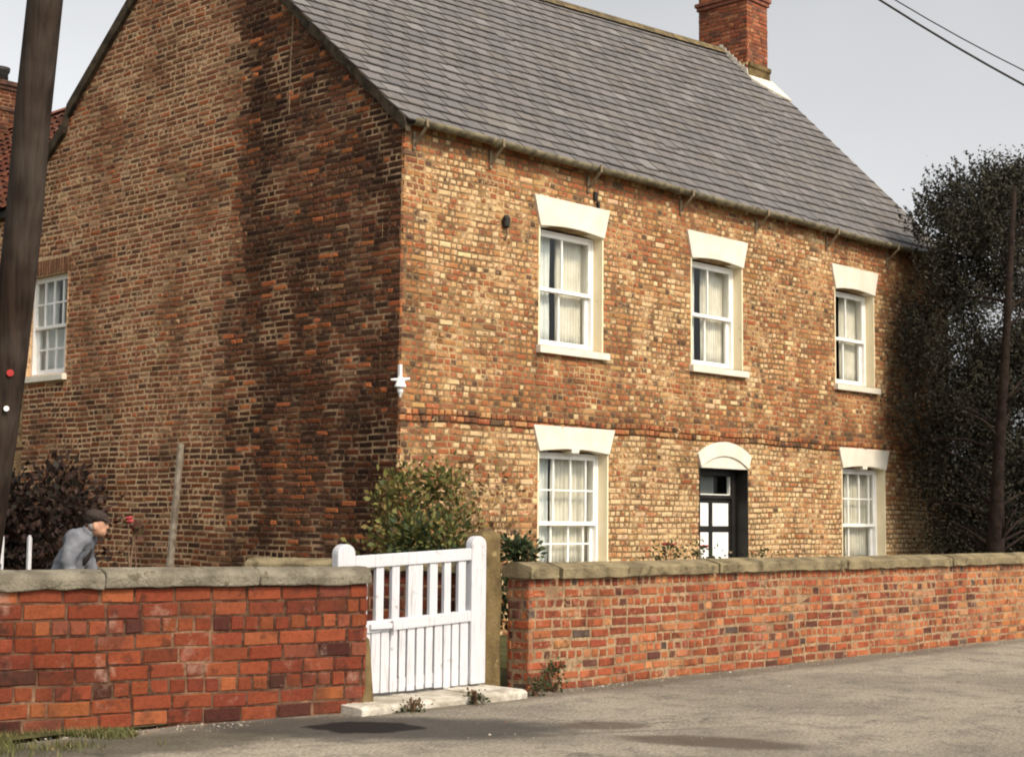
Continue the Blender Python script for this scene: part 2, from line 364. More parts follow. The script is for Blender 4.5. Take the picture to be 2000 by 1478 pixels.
class BrickWork:
    """lays courses on a plane; the bricks that show largest become single objects, the rest one mesh"""
    def __init__(s): s.b = []
    def lay(s, O, U, D, L, z0, z1, course, stretch, joint, colf, parent, holes=(), rowrange=None, header_every=4, proudf=None, seed=1, hdr_first=2, topmix=.12, wob=.014):
        r = random.Random(seed); head = stretch * .47; n = int(round((z1 - z0) / course)); row = 0
        for k in range(n):
            za, zb = z0 + k * course, z0 + (k + 1) * course - joint; zc = (za + zb) / 2
            lo, hi = rowrange(zc) if rowrange else (0.0, L)
            if hi - lo < .08: continue
            isH = (k % header_every) == hdr_first
            u = lo - (r.uniform(0, head) if not isH else r.uniform(0, head * .5)) * (.5 + .5 * (k % 2))
            sp = [(lo, hi)]
            for (a, b, c, d) in holes:
                if c < zc < d:
                    t = []
                    for (x, y) in sp:
                        if b <= x or a >= y: t.append((x, y)); continue
                        if a > x: t.append((x, a))
                        if b < y: t.append((b, y))
                    sp = t
            while u < hi:
                w = head if (isH or r.random() < topmix) else stretch
                w *= r.uniform(.93 - wob * 3, 1.07 + wob * 3); a, b = u, u + w - joint * r.uniform(.7, 1.3); u += w
                for (x, y) in sp:
                    aa, bb = max(a, x), min(b, y)
                    if bb - aa > .045:
                        dz = r.uniform(-.003, .003) + wob * nz((aa + bb) * .55 + seed * 3.7, zc * .8)
                        s.b.append((O, U, D, aa, bb, za + dz, zb + dz, colf((aa + bb) / 2, zc, r), parent, (proudf(zc) if proudf else 0.0) + r.uniform(-.004, .003), r.random()))
    def finish(s, n_single, msingle, mmass, house, inview=None, wear=1.0, name='brickwork'):
        sc = []
        for i, (O, U, D, a, b, za, zb, c, p, pr, q) in enumerate(s.b):
            w = Vector(O) + Vector(U) * ((a + b) / 2) + Vector((0, 0, (za + zb) / 2)); x, y, z = pix(w)
            ok = z > .5 and 5 < x < 1995 and 5 < y < 1473 and (inview is None or inview(x, y))
            v = (CAM - w).normalized(); sc.append((-(b - a) * (zb - za) * abs(v.dot(Vector(D))) / z ** 2 if ok else 0.0, i))
        sc.sort(); single = {i for a, i in sc[:n_single] if a < 0}
        mass = MB()
        for i, (O, U, D, a, b, za, zb, c, p, pr, q) in enumerate(s.b):
            O, U, D = Vector(O), Vector(U), Vector(D); wd, ht = b - a, zb - za
            tl = (q - .5) * .012
            if i in single:
                me = unit_pool('b', .24 if wd > .17 else .115, round(ht, 2))[int(q * 9.99)]
                if not me.materials: me.materials.append(M[msingle])
                elif me.materials[0] != M[msingle]:
                    me = me.copy(); me.materials[0] = M[msingle]
                o = bpy.data.objects.new('brick', me); COL.objects.link(o)
                loc = O + U * a + Vector((0, 0, za)) - D * pr
                R = Matrix((U, D, (0, 0, 1))).transposed().to_4x4()
                o.matrix_basis = Matrix.Translation(loc) @ R @ Matrix.Rotation(tl, 4, 'Y') @ Matrix.Diagonal((wd, 1, ht, 1))
                o.color = (*c[:3], c[3] if len(c) > 3 else 0.0); par(o, p)
            else:
                r = random.Random(i * 7 + 3)
                vs = [O + U * (a + u) + D * (d - pr) + Vector((0, 0, za + z + tl * u)) for u, d, z in brick_verts(r, wd, ht, wear=wear)]
                mass.add(vs, BF, c)
        if mass.v:
            o = mass.build(name, mmass, house); o['kind'] = 'stuff'
        return len(single)

# ------------------------------------------------------------------ setting: road, garden ground
def grid_sheet(name, x0, x1, y0, y1, nx, ny, zf, mat):
    X = np.linspace(x0, x1, nx); Y = np.linspace(y0, y1, ny)
    vs = [(x, y, zf(x, y)) for y in Y for x in X]
    fs = [(j * nx + i, j * nx + i + 1, (j + 1) * nx + i + 1, (j + 1) * nx + i) for j in range(ny - 1) for i in range(nx - 1)]
    me = bpy.data.meshes.new(name); me.from_pydata(vs, [], fs); return link(name, me, mat, None, True)
tag(grid_sheet('ground', -400, 400, -400, 400, 3, 3, lambda x, y: -.05, 'soil'), kind='structure')
rd = grid_sheet('road', -16, 26, -22, -4.2, 240, 110, lambda x, y: .010 * nz(x * .9, y * .9) + .004 * nz(x * 4, y * 4), 'road')
tag(rd, kind='structure')
tag(grid_sheet('garden_ground', -16, 26, -4.19, 34, 60, 60, lambda x, y: .02 + .02 * nz(x * 1.1, y * 1.1), 'soil'), kind='structure')

# ------------------------------------------------------------------ house
L, DEP, EAV = 13.35, 9.05, 6.20
house = tag(empty('brick_farmhouse', (L / 2, DEP / 2, 0)), 'two-storey brown brick farmhouse with grey slate roof and white wedge lintels', 'house')
FU, FD = (1, 0, 0), (0, 1, 0)         # front wall frame
GU, GD = (0, 1, 0), (1, 0, 0)         # gable frame
RZ0, RZK, RY = 10.16, .0562, 4.525    # ridge height at x = 0, rise per metre, ridge line
UPW = [(2.42, 3.67), (5.67, 6.92), (9.54, 10.74)]; UZ = (3.70, 5.27)
LOW = [(2.43, 3.79), (9.70, 11.03)]; LZ = (.78, 2.345)
DOOR = (5.86, 7.04, 0.0, 2.21)
GWIN = (7.54, 8.73, 3.60, 5.15)
holes_front = [(a, b, UZ[0] - .10, UZ[1] + .34) for a, b in UPW] + [(a, b, LZ[0] - .10, LZ[1] + .28) for a, b in LOW] + [(DOOR[0], DOOR[1], -1, 2.50)]

def gable_range(z):
    lo = max(0.0, (z - 6.265) / .87 + .06) if z > 6.2 else 0.0
    if z > 7.452: hi = 6.007 + (9.033 - z) / .82 - .06
    elif z > 6.45: hi = 7.706 + (7.452 - z) / .65 - .05
    else: hi = 11.6
    return lo, hi

def shell(name, O, U, D, u0, u1, z0, z1, holes, mat, parent, thick=.34, off=.007):
    """wall leaf with rectangular openings: outer sheet, inner sheet and the opening sides"""
    us = sorted({u0, u1, *[h[0] for h in holes], *[h[1] for h in holes]}); zs = sorted({z0, z1, *[max(h[2], z0) for h in holes], *[h[3] for h in holes]})
    m = MB(O, U, D)
    for i in range(len(us) - 1):
        for j in range(len(zs) - 1):
            uc, zc = (us[i] + us[i + 1]) / 2, (zs[j] + zs[j + 1]) / 2
            if any(h[0] < uc < h[1] and h[2] < zc < h[3] for h in holes): continue
            for d in (off, thick):
                m.add([m.P(us[i], d, zs[j]), m.P(us[i + 1], d, zs[j]), m.P(us[i + 1], d, zs[j + 1]), m.P(us[i], d, zs[j + 1])], [(0, 1, 2, 3)])
    for h in holes:
        a, b, c, d = h[0], h[1], max(h[2], z0), h[3]
        for (p, q) in (((a, c), (a, d)), ((b, c), (b, d)), ((a, d), (b, d)), ((a, c), (b, c))):
            m.add([m.P(p[0], off, p[1]), m.P(q[0], off, q[1]), m.P(q[0], thick, q[1]), m.P(p[0], thick, p[1])], [(0, 1, 2, 3)])
    return m.build(name, mat, parent)

real_holes = [(a, b, UZ[0], UZ[1]) for a, b in UPW] + [(a, b, LZ[0], LZ[1]) for a, b in LOW] + [DOOR]
front_wall = shell('front_wall', (0, 0, 0), FU, FD, 0, L, 0, EAV, real_holes, 'mortar_front', house)
gable_wall = shell('gable_wall', (0, 0, 0), GU, GD, .004, 11.6, 0, 6.20, [GWIN], 'mortar_gable', house)
m = MB((0, 0, 0), GU, GD)
m.prism([(.004, 6.2), (RY, RZ0 - .04), (6.007, 8.98), (7.70, 7.42), (9.0, 6.55), (9.3, 6.2)], .007, .34); m.build('gable_top', 'mortar_gable', house)
m = MB((L, 0, 0), GU, (-1, 0, 0)); m.prism([(0, 0), (DEP, 0), (DEP, 6.2), (RY, 10.86), (0, 6.2)], .0, .34); m.build('far_gable_wall', 'mortar_front', house)
m = MB(); m.box(0, L, DEP - .3, DEP, 0, 6.2); m.build('back_wall', 'mortar_front', house)
m = MB(); m.box(.36, L - .36, 1.5, 1.6, 0, 6.1); m.box(1.2, 1.3, 1.7, DEP - .4, 0, 6.1); m.build('inner_wall', 'dark', house)

def gable_col(u, z, r):
    n1 = nz(u * .55, z * .55, 3.1); n2 = nz(u * 1.7, z * 1.7, 9.0); n3 = nz(u * .9 + 5, z * .6 + 8)
    pal = [(.265, .108, .055), (.215, .086, .045), (.31, .15, .080), (.13, .064, .040), (.37, .215, .12), (.35, .115, .048)]
    wts = [6, 5, 4, 2, 1.8, 1.4]; lime = .34 + .5 * n1 + .22 * n2; k = 1.0 + .15 * n1
    edge = 3.38 + .55 * nz(2.0, z * .9, 5.0)
    if u < edge:                                      # older, sooty third beside the corner
        wts = [4, 5, 1.2, 6, .6, 2.2]; lime = .16 + .5 * n2
        k = .70 + .55 * nz(u * .8, z * .8, 21.0)
        soot = max(0, 1 - abs(u - 2.75 - .35 * n2) / .85) * (.55 + .45 * min(1, max(0, (z - 2.5) / 2.5)))
        soot = min(1, soot + .6 * max(0, 1 - abs(u - .3 - .2 * n1) / .55)); k *= 1 - .72 * soot; lime *= 1 - soot
        if z < 2.7: wts = [3, 3, .6, 7, .3, 3.6]; lime *= .4; k *= .85
        if r.random() < .05: return (*jit((.40, .13, .05), r, .15), 0.0)
    elif 3.4 < u < 5.7 and z < 2.35:                  # newer patch with crisp joints
        wts = [5, 6, 1.5, 5, .6, 2]; lime = 0; k = .72
    elif u > 6 and z < 3.4: wts = [5, 5, 1, 5, .5, 2.5]; lime = .05 + .2 * n2; k = .72
    k *= 1 - .40 * max(0, min(1, (n3 - .12) * 3))
    c = jit(r.choices(pal, wts)[0], r, .18)
    return (*[x * max(.22, k) for x in c], max(0.0, min(1.0, lime + r.uniform(-.15, .15))))
def front_col(u, z, r):
    n1 = nz(u * .5 + 20, z * .5, 1.0); n2 = nz(u * 1.6, z * 1.6 + 30, 2.0)
    pal = [(.43, .245, .11), (.36, .165, .070), (.32, .112, .050), (.22, .095, .050), (.11, .065, .042), (.62, .44, .25)]
    wts = [5 + 3 * n1, 5, 4 - 3 * n1, 2.4, .8, 2.0 + 2 * n2]; lime = .54 + .35 * n1 + .25 * n2
    if z < 2.6: wts = [6, 4, 2.2, 1.4, .5, 3.0]; lime += .15
    p = math.exp(-((u - 2.6) / 1.5) ** 2 - ((z - 3.15) / .45) ** 2) + .8 * math.exp(-((u - 7.6) / .9) ** 2 - ((z - 3.2) / .35) ** 2) + .8 * math.exp(-((u - 10.2) / 1.2) ** 2 - ((z - 3.15) / .4) ** 2)
    p += math.exp(-((z - 6.0) / .14) ** 2) + .7 * math.exp(-((u - .7) / .9) ** 2 - ((z - 2.3) / .35) ** 2)
    if r.random() < p * .9: wts = [.8, 3, 6, 3, .6, .2]; lime = .1
    if 2.58 < z < 2.95: wts = [2, 3, 3, 4, 2.5, .5]; lime -= .2
    if u < .35: wts = [1.5, 3, 4, 4, 1.5, .8]; lime -= .15
    k = 1.0 + .22 * nz(u * .35 + 3, z * .9, 12.0) - .25 * max(0, nz(u * 1.1, z * .25, 33.0) - .1) * 2
    for (wa, wb) in UPW:                              # run-off stains below the sill ends
        for e in (wa, wb + .05): k -= .35 * math.exp(-((u - e) / .10) ** 2) * max(0, min(1, (z - 2.9) / .6)) * (z < 3.6)
    c = tuple(x * max(.4, k) for x in jit(r.choices(pal, [max(.1, x) for x in wts])[0], r, .14))
    return (*c, max(0.0, min(1.0, lime + r.uniform(-.25, .25))))

CRS = .0790
bw = BrickWork()
bw.lay((0, 0, 0), GU, GD, 11.6, 0, 10.05, CRS, .262, .015, gable_col, gable_wall, [(GWIN[0], GWIN[1], GWIN[2] - .11, GWIN[3] + .26)], gable_range, 5, None, 11, wob=.022)
bw.lay((0, 0, 0), FU, FD, L, 0, EAV - .02, CRS, .225, .014, front_col, front_wall, holes_front, None, 4, lambda z: .030 if 2.60 < z < 2.76 else 0.0, 12, topmix=.8, wob=.026)
# soldier arch over the gable window
r_ = random.Random(4); u = GWIN[0] - .06
while u < GWIN[1] + .02:
    bw.b.append(((0, 0, 0), GU, GD, u, u + .068, GWIN[3] + .005, GWIN[3] + .245, (*jit((.17, .08, .045), r_), .1), gable_wall, 0.002, r_.random())); u += .078
def not_hidden(x, y): return y < 1080 and not (x < 130 and y < 1100 and x < 128 - y * .12) and not (690 < x < 930 and y > 880) and x < 1730
bw.finish(300, 'brick_single', 'brick_mass', house, not_hidden, wear=1.5)

m = MB((0, 0, 0), GU, GD); m.prism([(2.19, 6.62), (2.205, 6.62), (2.20, 7.3), (2.155, 8.02), (2.138, 8.02), (2.18, 7.3)], -.006, .01); m.build('mortar_seam', 'mortar_right', house)
# ---- lintels, sills, sashes, curtains
def seg_arch(u0, u1, z, rise, n=10):
    return [(u0 + (u1 - u0) * i / n, z + rise * math.sin(math.pi * i / n)) for i in range(n + 1)]
def sash_window(parent, O, U, D, a, b, z0, z1, zm, bars_u, bars_l, rows_u, rows_l, name='window', dout=.165, hb=.0125):
    """double-hung sash: opening a..b, z0..z1, meeting rail at zm; bars are u positions of the glazing bars"""
    w = empty(name, Vector(O) + Vector(U) * ((a + b) / 2) + Vector((0, 0, z0)), parent)
    f = MB(O, U, D)                                     # box frame inside the opening
    f.box(a + .003, a + .05, dout - .012, dout + .15, z0, z1); f.box(b - .045, b - .003, dout - .012, dout + .15, z0, z1)
    f.box(a + .05, b - .045, dout - .012, dout + .15, z1 - .035, z1 - .003); f.box(a + .05, b - .045, dout - .012, dout + .16, z0, z0 + .035)
    bevel(f.build('frame', 'sash', w), .004, 1)
    A, B = a + .051, b - .046
    def sash(d, s0, s1, bars, rows, lower):
        st = .045 if not lower else .055; m = MB(O, U, D); br = .065 if lower else .045
        m.box(A, A + st, d, d + .045, s0, s1); m.box(B - st, B, d, d + .045, s0, s1)
        m.box(A + st, B - st, d, d + .045, s0, s0 + (br if lower else .05)); m.box(A + st, B - st, d, d + .045, s1 - .05, s1)
        zb, zt = s0 + (br if lower else .05), s1 - .05
        for x in bars: m.box(x - hb, x + hb, d + .004, d + .040, zb, zt)
        zr = [zb + (zt - zb) * k / rows for k in range(1, rows)]
        xs = [A + st] + [q for x in bars for q in (x - hb, x + hb)] + [B - st]
        for zq in zr:
            for k in range(0, len(xs), 2): m.box(xs[k], xs[k + 1], d + .006, d + .038, zq - hb * .8, zq + hb * .8)
        bevel(m.build('sash', 'sash', w), .003, 1)
        zs = [zb] + zr + [zt]
        for k in range(0, len(xs), 2):
            for q in range(len(zs) - 1):
                g = MB(O, U, D); g.box(xs[k] + .001, xs[k + 1] - .001, d + .020, d + .024, zs[q] + .001, zs[q + 1] - .001); g.build('pane', 'glass', w)
    sash(dout, zm - .03, z1 - .036, bars_u, rows_u, False)
    sash(dout + .055, z0 + .036, zm + .022, bars_l, rows_l, True)
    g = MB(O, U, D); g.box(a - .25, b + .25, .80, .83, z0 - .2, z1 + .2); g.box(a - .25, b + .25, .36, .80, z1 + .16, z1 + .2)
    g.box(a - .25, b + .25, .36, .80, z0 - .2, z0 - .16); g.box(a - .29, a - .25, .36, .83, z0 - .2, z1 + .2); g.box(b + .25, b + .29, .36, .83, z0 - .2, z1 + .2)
    g.build('room_dark_backing', 'dark', w)  # shallow black box, the room's darkness put into its colour
    return w
def lintel(w, O, U, D, a, b, z, h, flare, mat='paint', rise=.045, key=False, proud=.034):
    m = MB(O, U, D); bot = seg_arch(a - .012, b + .012, z - .015, rise)
    if key:
        c = (a + b) / 2; bot = [p for p in bot if p[0] < c - .10] + [(c - .075, z + rise - .02), (c - .07, z - .022), (c + .07, z - .022), (c + .075, z + rise - .02)] + [p for p in bot if p[0] > c + .10]
    m.prism(bot + [(b + flare, z + h), (a - flare, z + h)], -proud, .16); return bevel(m.build('lintel', mat, w), .008)
def sill(w, O, U, D, a, b, z, mat='paint'):
    m = MB(O, U, D); vs = [(a - .05, -.075), (b + .09, -.075), (b + .09, .165), (a - .05, .165)]
    m.add([m.P(u, d, z - .115) for u, d in vs] + [m.P(u, d, z - (.022 if d < 0 else .0)) for u, d in vs], [(3, 2, 1, 0), (4, 5, 6, 7), (0, 1, 5, 4), (1, 2, 6, 5), (2, 3, 7, 6), (3, 0, 4, 7)])
    return bevel(m.build('sill', mat, w), .008)
def reveals(w, O, U, D, a, b, z0, z1, mat='reveal'):
    m = MB(O, U, D); m.box(b - .002, b + .02, -.004, .155, z0 - .004, z1 + .01); m.build('reveal', mat, w)
    m = MB(O, U, D); m.box(a - .02, a + .002, -.004, .155, z0 - .004, z1 + .01); m.build('reveal', mat, w)
def curtain(O, U, D, a, b, z0, z1, d, mat, label, seed, pleats=9):
    r = random.Random(seed); n = max(12, int((b - a) * 90)); m = MB(O, U, D); ph = r.uniform(0, 6); vs = []
    for q, z in enumerate(np.linspace(z0, z1, 7)):
        for i in range(n + 1):
            t = i / n; u = a + (b - a) * t
            vs.append(m.P(u + .006 * math.sin(q * 1.3 + i), d + .020 * math.sin(ph + t * pleats * 6.28 + .6 * math.sin(t * 9 + seed)) + .006 * math.sin(t * 61 + q * .2), z))
    fs = [(q * (n + 1) + i, q * (n + 1) + i + 1, (q + 1) * (n + 1) + i + 1, (q + 1) * (n + 1) + i) for q in range(6) for i in range(n)]
    m.add(vs, fs); o = m.build('curtain', mat, None, True)
    s = o.modifiers.new('thickness', 'SOLIDIFY'); s.thickness = .003
    return tag(o, label, 'curtain', 'curtains behind the windows')

UN = ['nearest upstairs window, above the gate end', 'middle upstairs window, above the front door', 'upstairs window beside the dark tree']
for i, (a, b) in enumerate(UPW):
    c = (a + b) / 2
    wn = sash_window(house, (0, 0, 0), FU, FD, a, b, UZ[0], UZ[1] - .02, 4.47, [c], [c], 1, 1)
    lintel(wn, (0, 0, 0), FU, FD, a, b, UZ[1] - .01, .385, .13); sill(wn, (0, 0, 0), FU, FD, a, b, UZ[0]); reveals(wn, (0, 0, 0), FU, FD, a, b, UZ[0], UZ[1])
    curtain((0, 0, 0), FU, FD, a + .10, a + .55 - .05 * i, UZ[0] + .02, UZ[1], .33, 'net', f'narrow white curtain on the left of the {UN[i]}', 3 + i, 7)
    curtain((0, 0, 0), FU, FD, c + .05, b + .05, UZ[0] + .02, UZ[1], .33, 'curtain', f'wide cream pleated curtain on the right of the {UN[i]}', 13 + i, 11)
LN = ['downstairs window nearest the gate', 'downstairs window beside the dark tree']
for i, (a, b) in enumerate(LOW):
    bars = [a + .18, a + .47, a + .81, a + 1.12]; bl = [a + .19, a + .49, a + .83, a + 1.13]
    if i: bars = [x - .012 for x in bars]; bl = [x - .012 for x in bl]
    wn = sash_window(house, (0, 0, 0), FU, FD, a, b, LZ[0], LZ[1] - .02, 1.40, bars, bl if i == 0 else [a + .55], 2, 2 if i == 0 else 1)
    lintel(wn, (0, 0, 0), FU, FD, a, b, LZ[1] - .01, .32, .13, key=True); sill(wn, (0, 0, 0), FU, FD, a, b, LZ[0]); reveals(wn, (0, 0, 0), FU, FD, a, b, LZ[0], LZ[1])
    curtain((0, 0, 0), FU, FD, a + .10, a + .52 - .12 * i, LZ[0] + .02, LZ[1], .33, 'net', f'grey-white curtain on the left of the {LN[i]}', 23 + i, 6)
    curtain((0, 0, 0), FU, FD, a + .57, b + .05, LZ[0] + .02, LZ[1], .33, 'curtain', f'wide cream curtain on the right of the {LN[i]}', 33 + i, 12)
# gable window: four panes wide
a, b, z0, z1 = GWIN
gw = sash_window(house, (0, 0, 0), GU, GD, a, b, z0, z1, 4.36, [a + .05 + .27 * k for k in (1, 2, 3)], [a + .05 + .27 * k for k in (1, 2, 3)], 2, 2, dout=.11, hb=.018)
sill(gw, (0, 0, 0), GU, GD, a, b - .04, z0); reveals(gw, (0, 0, 0), GU, GD, a, b, z0, z1, 'mortar_gable')
curtain((0, 0, 0), GU, GD, a + .78, b + .02, z0 + .02, z1, .30, 'net', 'grey-white curtain behind the gable window beside the wooden pole', 51, 8)
curtain((0, 0, 0), GU, GD, a - .02, a + .77, z0 + .02, 4.34, .31, 'net', 'half-height white curtain across the lower panes of the gable window', 52, 9)

# ---- front door
a, b, z0, z1 = DOOR
dr = empty('front_door', ((a + b) / 2, .2, 0), house); RD = .26
m = MB(); m.box(a - .02, a + .004, -.004, .33, 0, z1); m.box(b - .004, b + .02, -.004, .33, 0, z1); m.box(a, b, .0, .33, z1 - .002, z1 + .02); m.build('door_reveal', 'black', dr)
m = MB(); m.box(a + .005, a + .09, RD - .05, RD + .07, 0, z1 - .003); m.box(b - .09, b - .005, RD - .05, RD + .07, 0, z1 - .003)
m.box(a + .09, b - .09, RD - .05, RD + .07, z1 - .10, z1 - .003); m.box(a + .09, b - .09, RD - .05, RD + .07, 1.775, 1.83); bevel(m.build('door_frame', 'black', dr), .006)
da, db = a + .092, b - .092; dm = (da + db) / 2
leaf = MB(); leaf.box(da, db, RD, RD + .045, .06, 1.773); lf = leaf.build('door_leaf', 'black', dr)
rails = MB()
for (x0, x1, y0, y1) in ((da, da + .045, .06, 1.773), (db - .045, db, .06, 1.773), (dm - .045, dm + .045, .06, 1.773)): rails.box(x0, x1, RD - .018, RD, y0, y1)
for (y0, y1) in ((.06, .26), (.74, .84), (1.285, 1.365), (1.715, 1.773)):
    rails.box(da + .045, dm - .045, RD - .018, RD, y0, y1); rails.box(dm + .045, db - .045, RD - .018, RD, y0, y1)
rails.build('door_rail', 'black', dr)
for (x0, x1) in ((da + .05, dm - .05), (dm + .05, db - .05)):
    for (y0, y1) in ((.265, .735), (.845, 1.28), (1.37, 1.71)):
        p = MB(); p.box(x0, x1, RD - .013, RD - .001, y0, y1)
        bevel(p.build('door_panel', 'sash', dr), .006)
m = MB(); m.box(a + .104, b - .104, RD + .01, RD + .016, 1.846, z1 - .116); m.build('top_light_pane', 'glass', dr)
m = MB(); m.box(a + .091, a + .103, RD - .01, RD + .04, 1.831, z1 - .101); m.box(b - .103, b - .091, RD - .01, RD + .04, 1.831, z1 - .101)
m.box(a + .103, b - .103, RD - .01, RD + .04, 1.831, 1.845); m.build('top_light_bead', 'sash', dr)
m = MB(); m.box(a + .091, b - .36, RD + .10, RD + .11, 1.80, z1 - .08); m.build('top_light_reflection_board', 'reflection_board', dr)  # grey board added behind the glass to stand in for its reflection
m = MB(); m.box(a, b, .55, .58, 0, z1); m.build('hall_dark_backing', 'dark', dr)  # black sheet standing in for the unlit hall
m = MB(); c = (a + b) / 2
top = [(c + math.sin(t) * 1.22, 2.605 - 1.22 + math.cos(t) * 1.22) for t in np.linspace(-.575, .575, 15)]
bot = [(c + math.sin(t) * 1.06, 2.395 - 1.06 + math.cos(t) * 1.06) for t in np.linspace(.585, -.585, 15)]
m.prism(top + bot, -.036, .16); bevel(m.build('arched_lintel', 'paint', dr), .006)
m = MB(); m.prism([(p[0], p[1] + .004) for p in bot][::-1] + [(b - .005, z1 + .004), (a + .005, z1 + .004)], -.010, .15); m.build('tympanum', 'paint', dr)
m = MB(); m.box(a + .05, b - .05, -.28, .24, -.02, .12); bevel(m.build('door_step', 'thresh', dr), .015)
m = MB(); m.lathe((db - .05, RD - .05, .98), [(.0, -.02), (.022, -.015), (.026, 0), (.022, .015), (.0, .02)], 10); m.build('door_knob', 'bracket', dr)

# ---- roof
def roofp(x, t):                                          # t = 0 eaves, 1 ridge
    e = Vector((x, -.165, 6.12)); r = Vector((x, RY, RZ0 + RZK * x)); return e + (r - e) * t
m = MB(); N = 24; xs = [-.05 + (L + .10) * i / N for i in range(N + 1)]
vs = [roofp(x, 0) for x in xs] + [roofp(x, 1) for x in xs]
m.add(vs, [(i, i + 1, N + 2 + i, N + 1 + i) for i in range(N)])
def back(x, k): return Vector((x, 6.007 + .0, 9.0 + RZK * x * .6)) if k == 0 else (Vector((x, 7.70, 7.50 + RZK * x * .3)) if k == 1 else Vector((x, 9.3, 6.45)))
for (x0, x1) in ((-.05, L + .05),):
    A = [roofp(x0, 1), back(x0, 0), back(x0, 1), back(x0, 2)]; B = [roofp(x1, 1), back(x1, 0), back(x1, 1), back(x1, 2)]
    m.add(A + B, [(i, i + 1, 5 + i, 4 + i) for i in range(3)])
roof = m.build('roof', 'roofboard', house)
NR = 25; SW = .345; slates = []; r = random.Random(21)
for k in range(NR):
    x = -.07 - (SW / 2 if k % 2 else 0) ; t0 = k / NR
    while x < L + .05:
        wv = SW * r.uniform(.94, 1.06); x0, x1 = max(x, -.085), min(x + wv, L + .085); x += wv
        if x1 - x0 < .07: continue
        slates.append((x0 + .005, x1 - .005, t0 + r.uniform(-.0018, .0018) - (r.uniform(.004, .012) if k > 0 and r.random() < .018 else 0), min(t0 + 1.25 / NR, 1.0), r.random(), r.random()))
def slate_verts(x0, x1, t0, t1, q):
    P = [roofp(x0, t0), roofp(x1, t0), roofp(x1, t1), roofp(x0, t1)]
    n = (P[1] - P[0]).cross(P[3] - P[0]).normalized(); 
    if n.z < 0: n = -n
    lift = .026 + .006 * q
    up = [P[0] + n * (lift + .004 * (q - .5)), P[1] + n * (lift - .004 * (q - .5)), P[2] + n * .008, P[3] + n * .008]
    k = .10 + .05 * q; A, B = up[0].lerp(up[3], k), up[1].lerp(up[2], k)
    w_ = .020 / max(x1 - x0, .05); C_, D_ = A.lerp(B, w_), up[3].lerp(up[2], w_)
    return up + [p - n * .014 for p in up] + [A, B, C_, D_]
SF = [(10, 9, 2, 11), (8, 10, 11, 3), (0, 1, 9, 8), (0, 4, 5, 1), (1, 5, 6, 2), (3, 7, 4, 0)]
def slate_fc(c): d = (c[0] * .40, c[1] * .38, c[2] * .36); return [c, d, d, d, d, d]          # tail dirt with gap shade, and side gap shade, put into the colour
def slate_col(r1):
    rr = random.Random(int(r1 * 1e6)); c = rr.choices([(.128, .120, .120), (.138, .129, .127), (.118, .112, .114), (.158, .150, .148), (.132, .120, .112)], [5, 4, 3, .7, 1.5])[0]
    k = 1 + rr.uniform(-.11, .11); return tuple(x * k for x in c)
sc = []
for i, s in enumerate(slates):
    p = roofp((s[0] + s[1]) / 2, s[2]); x, y, z = pix(p); sc.append((z if 0 < x < 2000 and y > 8 else 1e3, i))
sc.sort(); single = {i for z, i in sc[:300] if z < 900}; mass = MB()
for i, s in enumerate(slates):
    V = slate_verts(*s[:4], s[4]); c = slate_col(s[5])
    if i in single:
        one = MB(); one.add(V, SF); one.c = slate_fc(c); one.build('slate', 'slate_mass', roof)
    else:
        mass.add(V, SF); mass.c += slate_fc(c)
o = mass.build('slating', 'slate_mass', roof); o['kind'] = 'stuff'
x = -.06
while x < 12.6:                                            # ridge tiles up to the chimney
    m = MB(); x1 = min(x + .46, 12.66); a, b = roofp(x + .004, 1), roofp(x1 - .004, 1)
    prof = [(-.16, -.115), (-.07, .005), (0, .045), (.07, .005), (.16, -.115), (.05, -.06), (0, -.02), (-.05, -.06)]
    m.sweep(prof, [a + Vector((0, 0, .04)), b + Vector((0, 0, .04))]); m.build('ridge_tile', 'ridge', roof); x += .46
# verge on the near gable
m = MB(); r = random.Random(9); n = 26
for (f0, f1) in (((0, 0), (1, 1)),):
    pts = [roofp(0, t) for t in np.linspace(0.012, 1, n)]
    vs = []
    for p in pts:
        q = p + Vector((0, 0, 0)); j = r.uniform(-.012, .012)
        vs += [Vector((-.075 + j * .5, q.y, q.z + .012)), Vector((-.055, q.y + .0, q.z - .15 + 2 * j)), Vector((.02, q.y, q.z - .15 + 2 * j)), Vector((.02, q.y, q.z + .012))]
    m.add(vs, [(4 * i + k, 4 * i + (k + 1) % 4, 4 * i + 4 + (k + 1) % 4, 4 * i + 4 + k) for i in range(n - 1) for k in range(4)] + [(0, 1, 2, 3)])
m.build('verge', 'verge', roof)
m = MB(); pts = [roofp(0, 1), back(0, 0), Vector((0, 7.64, 7.70)), Vector((0, 7.74, 7.44)), Vector((0, 8.3, 7.06)), Vector((0, 9.3, 6.42))]; vs = []
for p in pts: vs += [Vector((-.075, p.y, p.z + .05)), Vector((-.065, p.y, p.z - .13)), Vector((.02, p.y, p.z - .13)), Vector((.02, p.y, p.z + .05))]
m.add(vs, [(4 * i + k, 4 * i + (k + 1) % 4, 4 * i + 4 + (k + 1) % 4, 4 * i + 4 + k) for i in range(len(pts) - 1) for k in range(4)]); m.build('verge', 'verge', roof)
m = MB(); vs = []
for t in np.linspace(0, 1, 8):
    p = roofp(L + .06, t); vs += [p + Vector((0, 0, .02)), p + Vector((.05, 0, .02)), p + Vector((.05, 0, -.14)), p + Vector((0, 0, -.14))]
m.add(vs, [(4 * i + k, 4 * i + (k + 1) % 4, 4 * i + 4 + (k + 1) % 4, 4 * i + 4 + k) for i in range(7) for k in range(4)]); m.build('verge', 'ridge', roof)

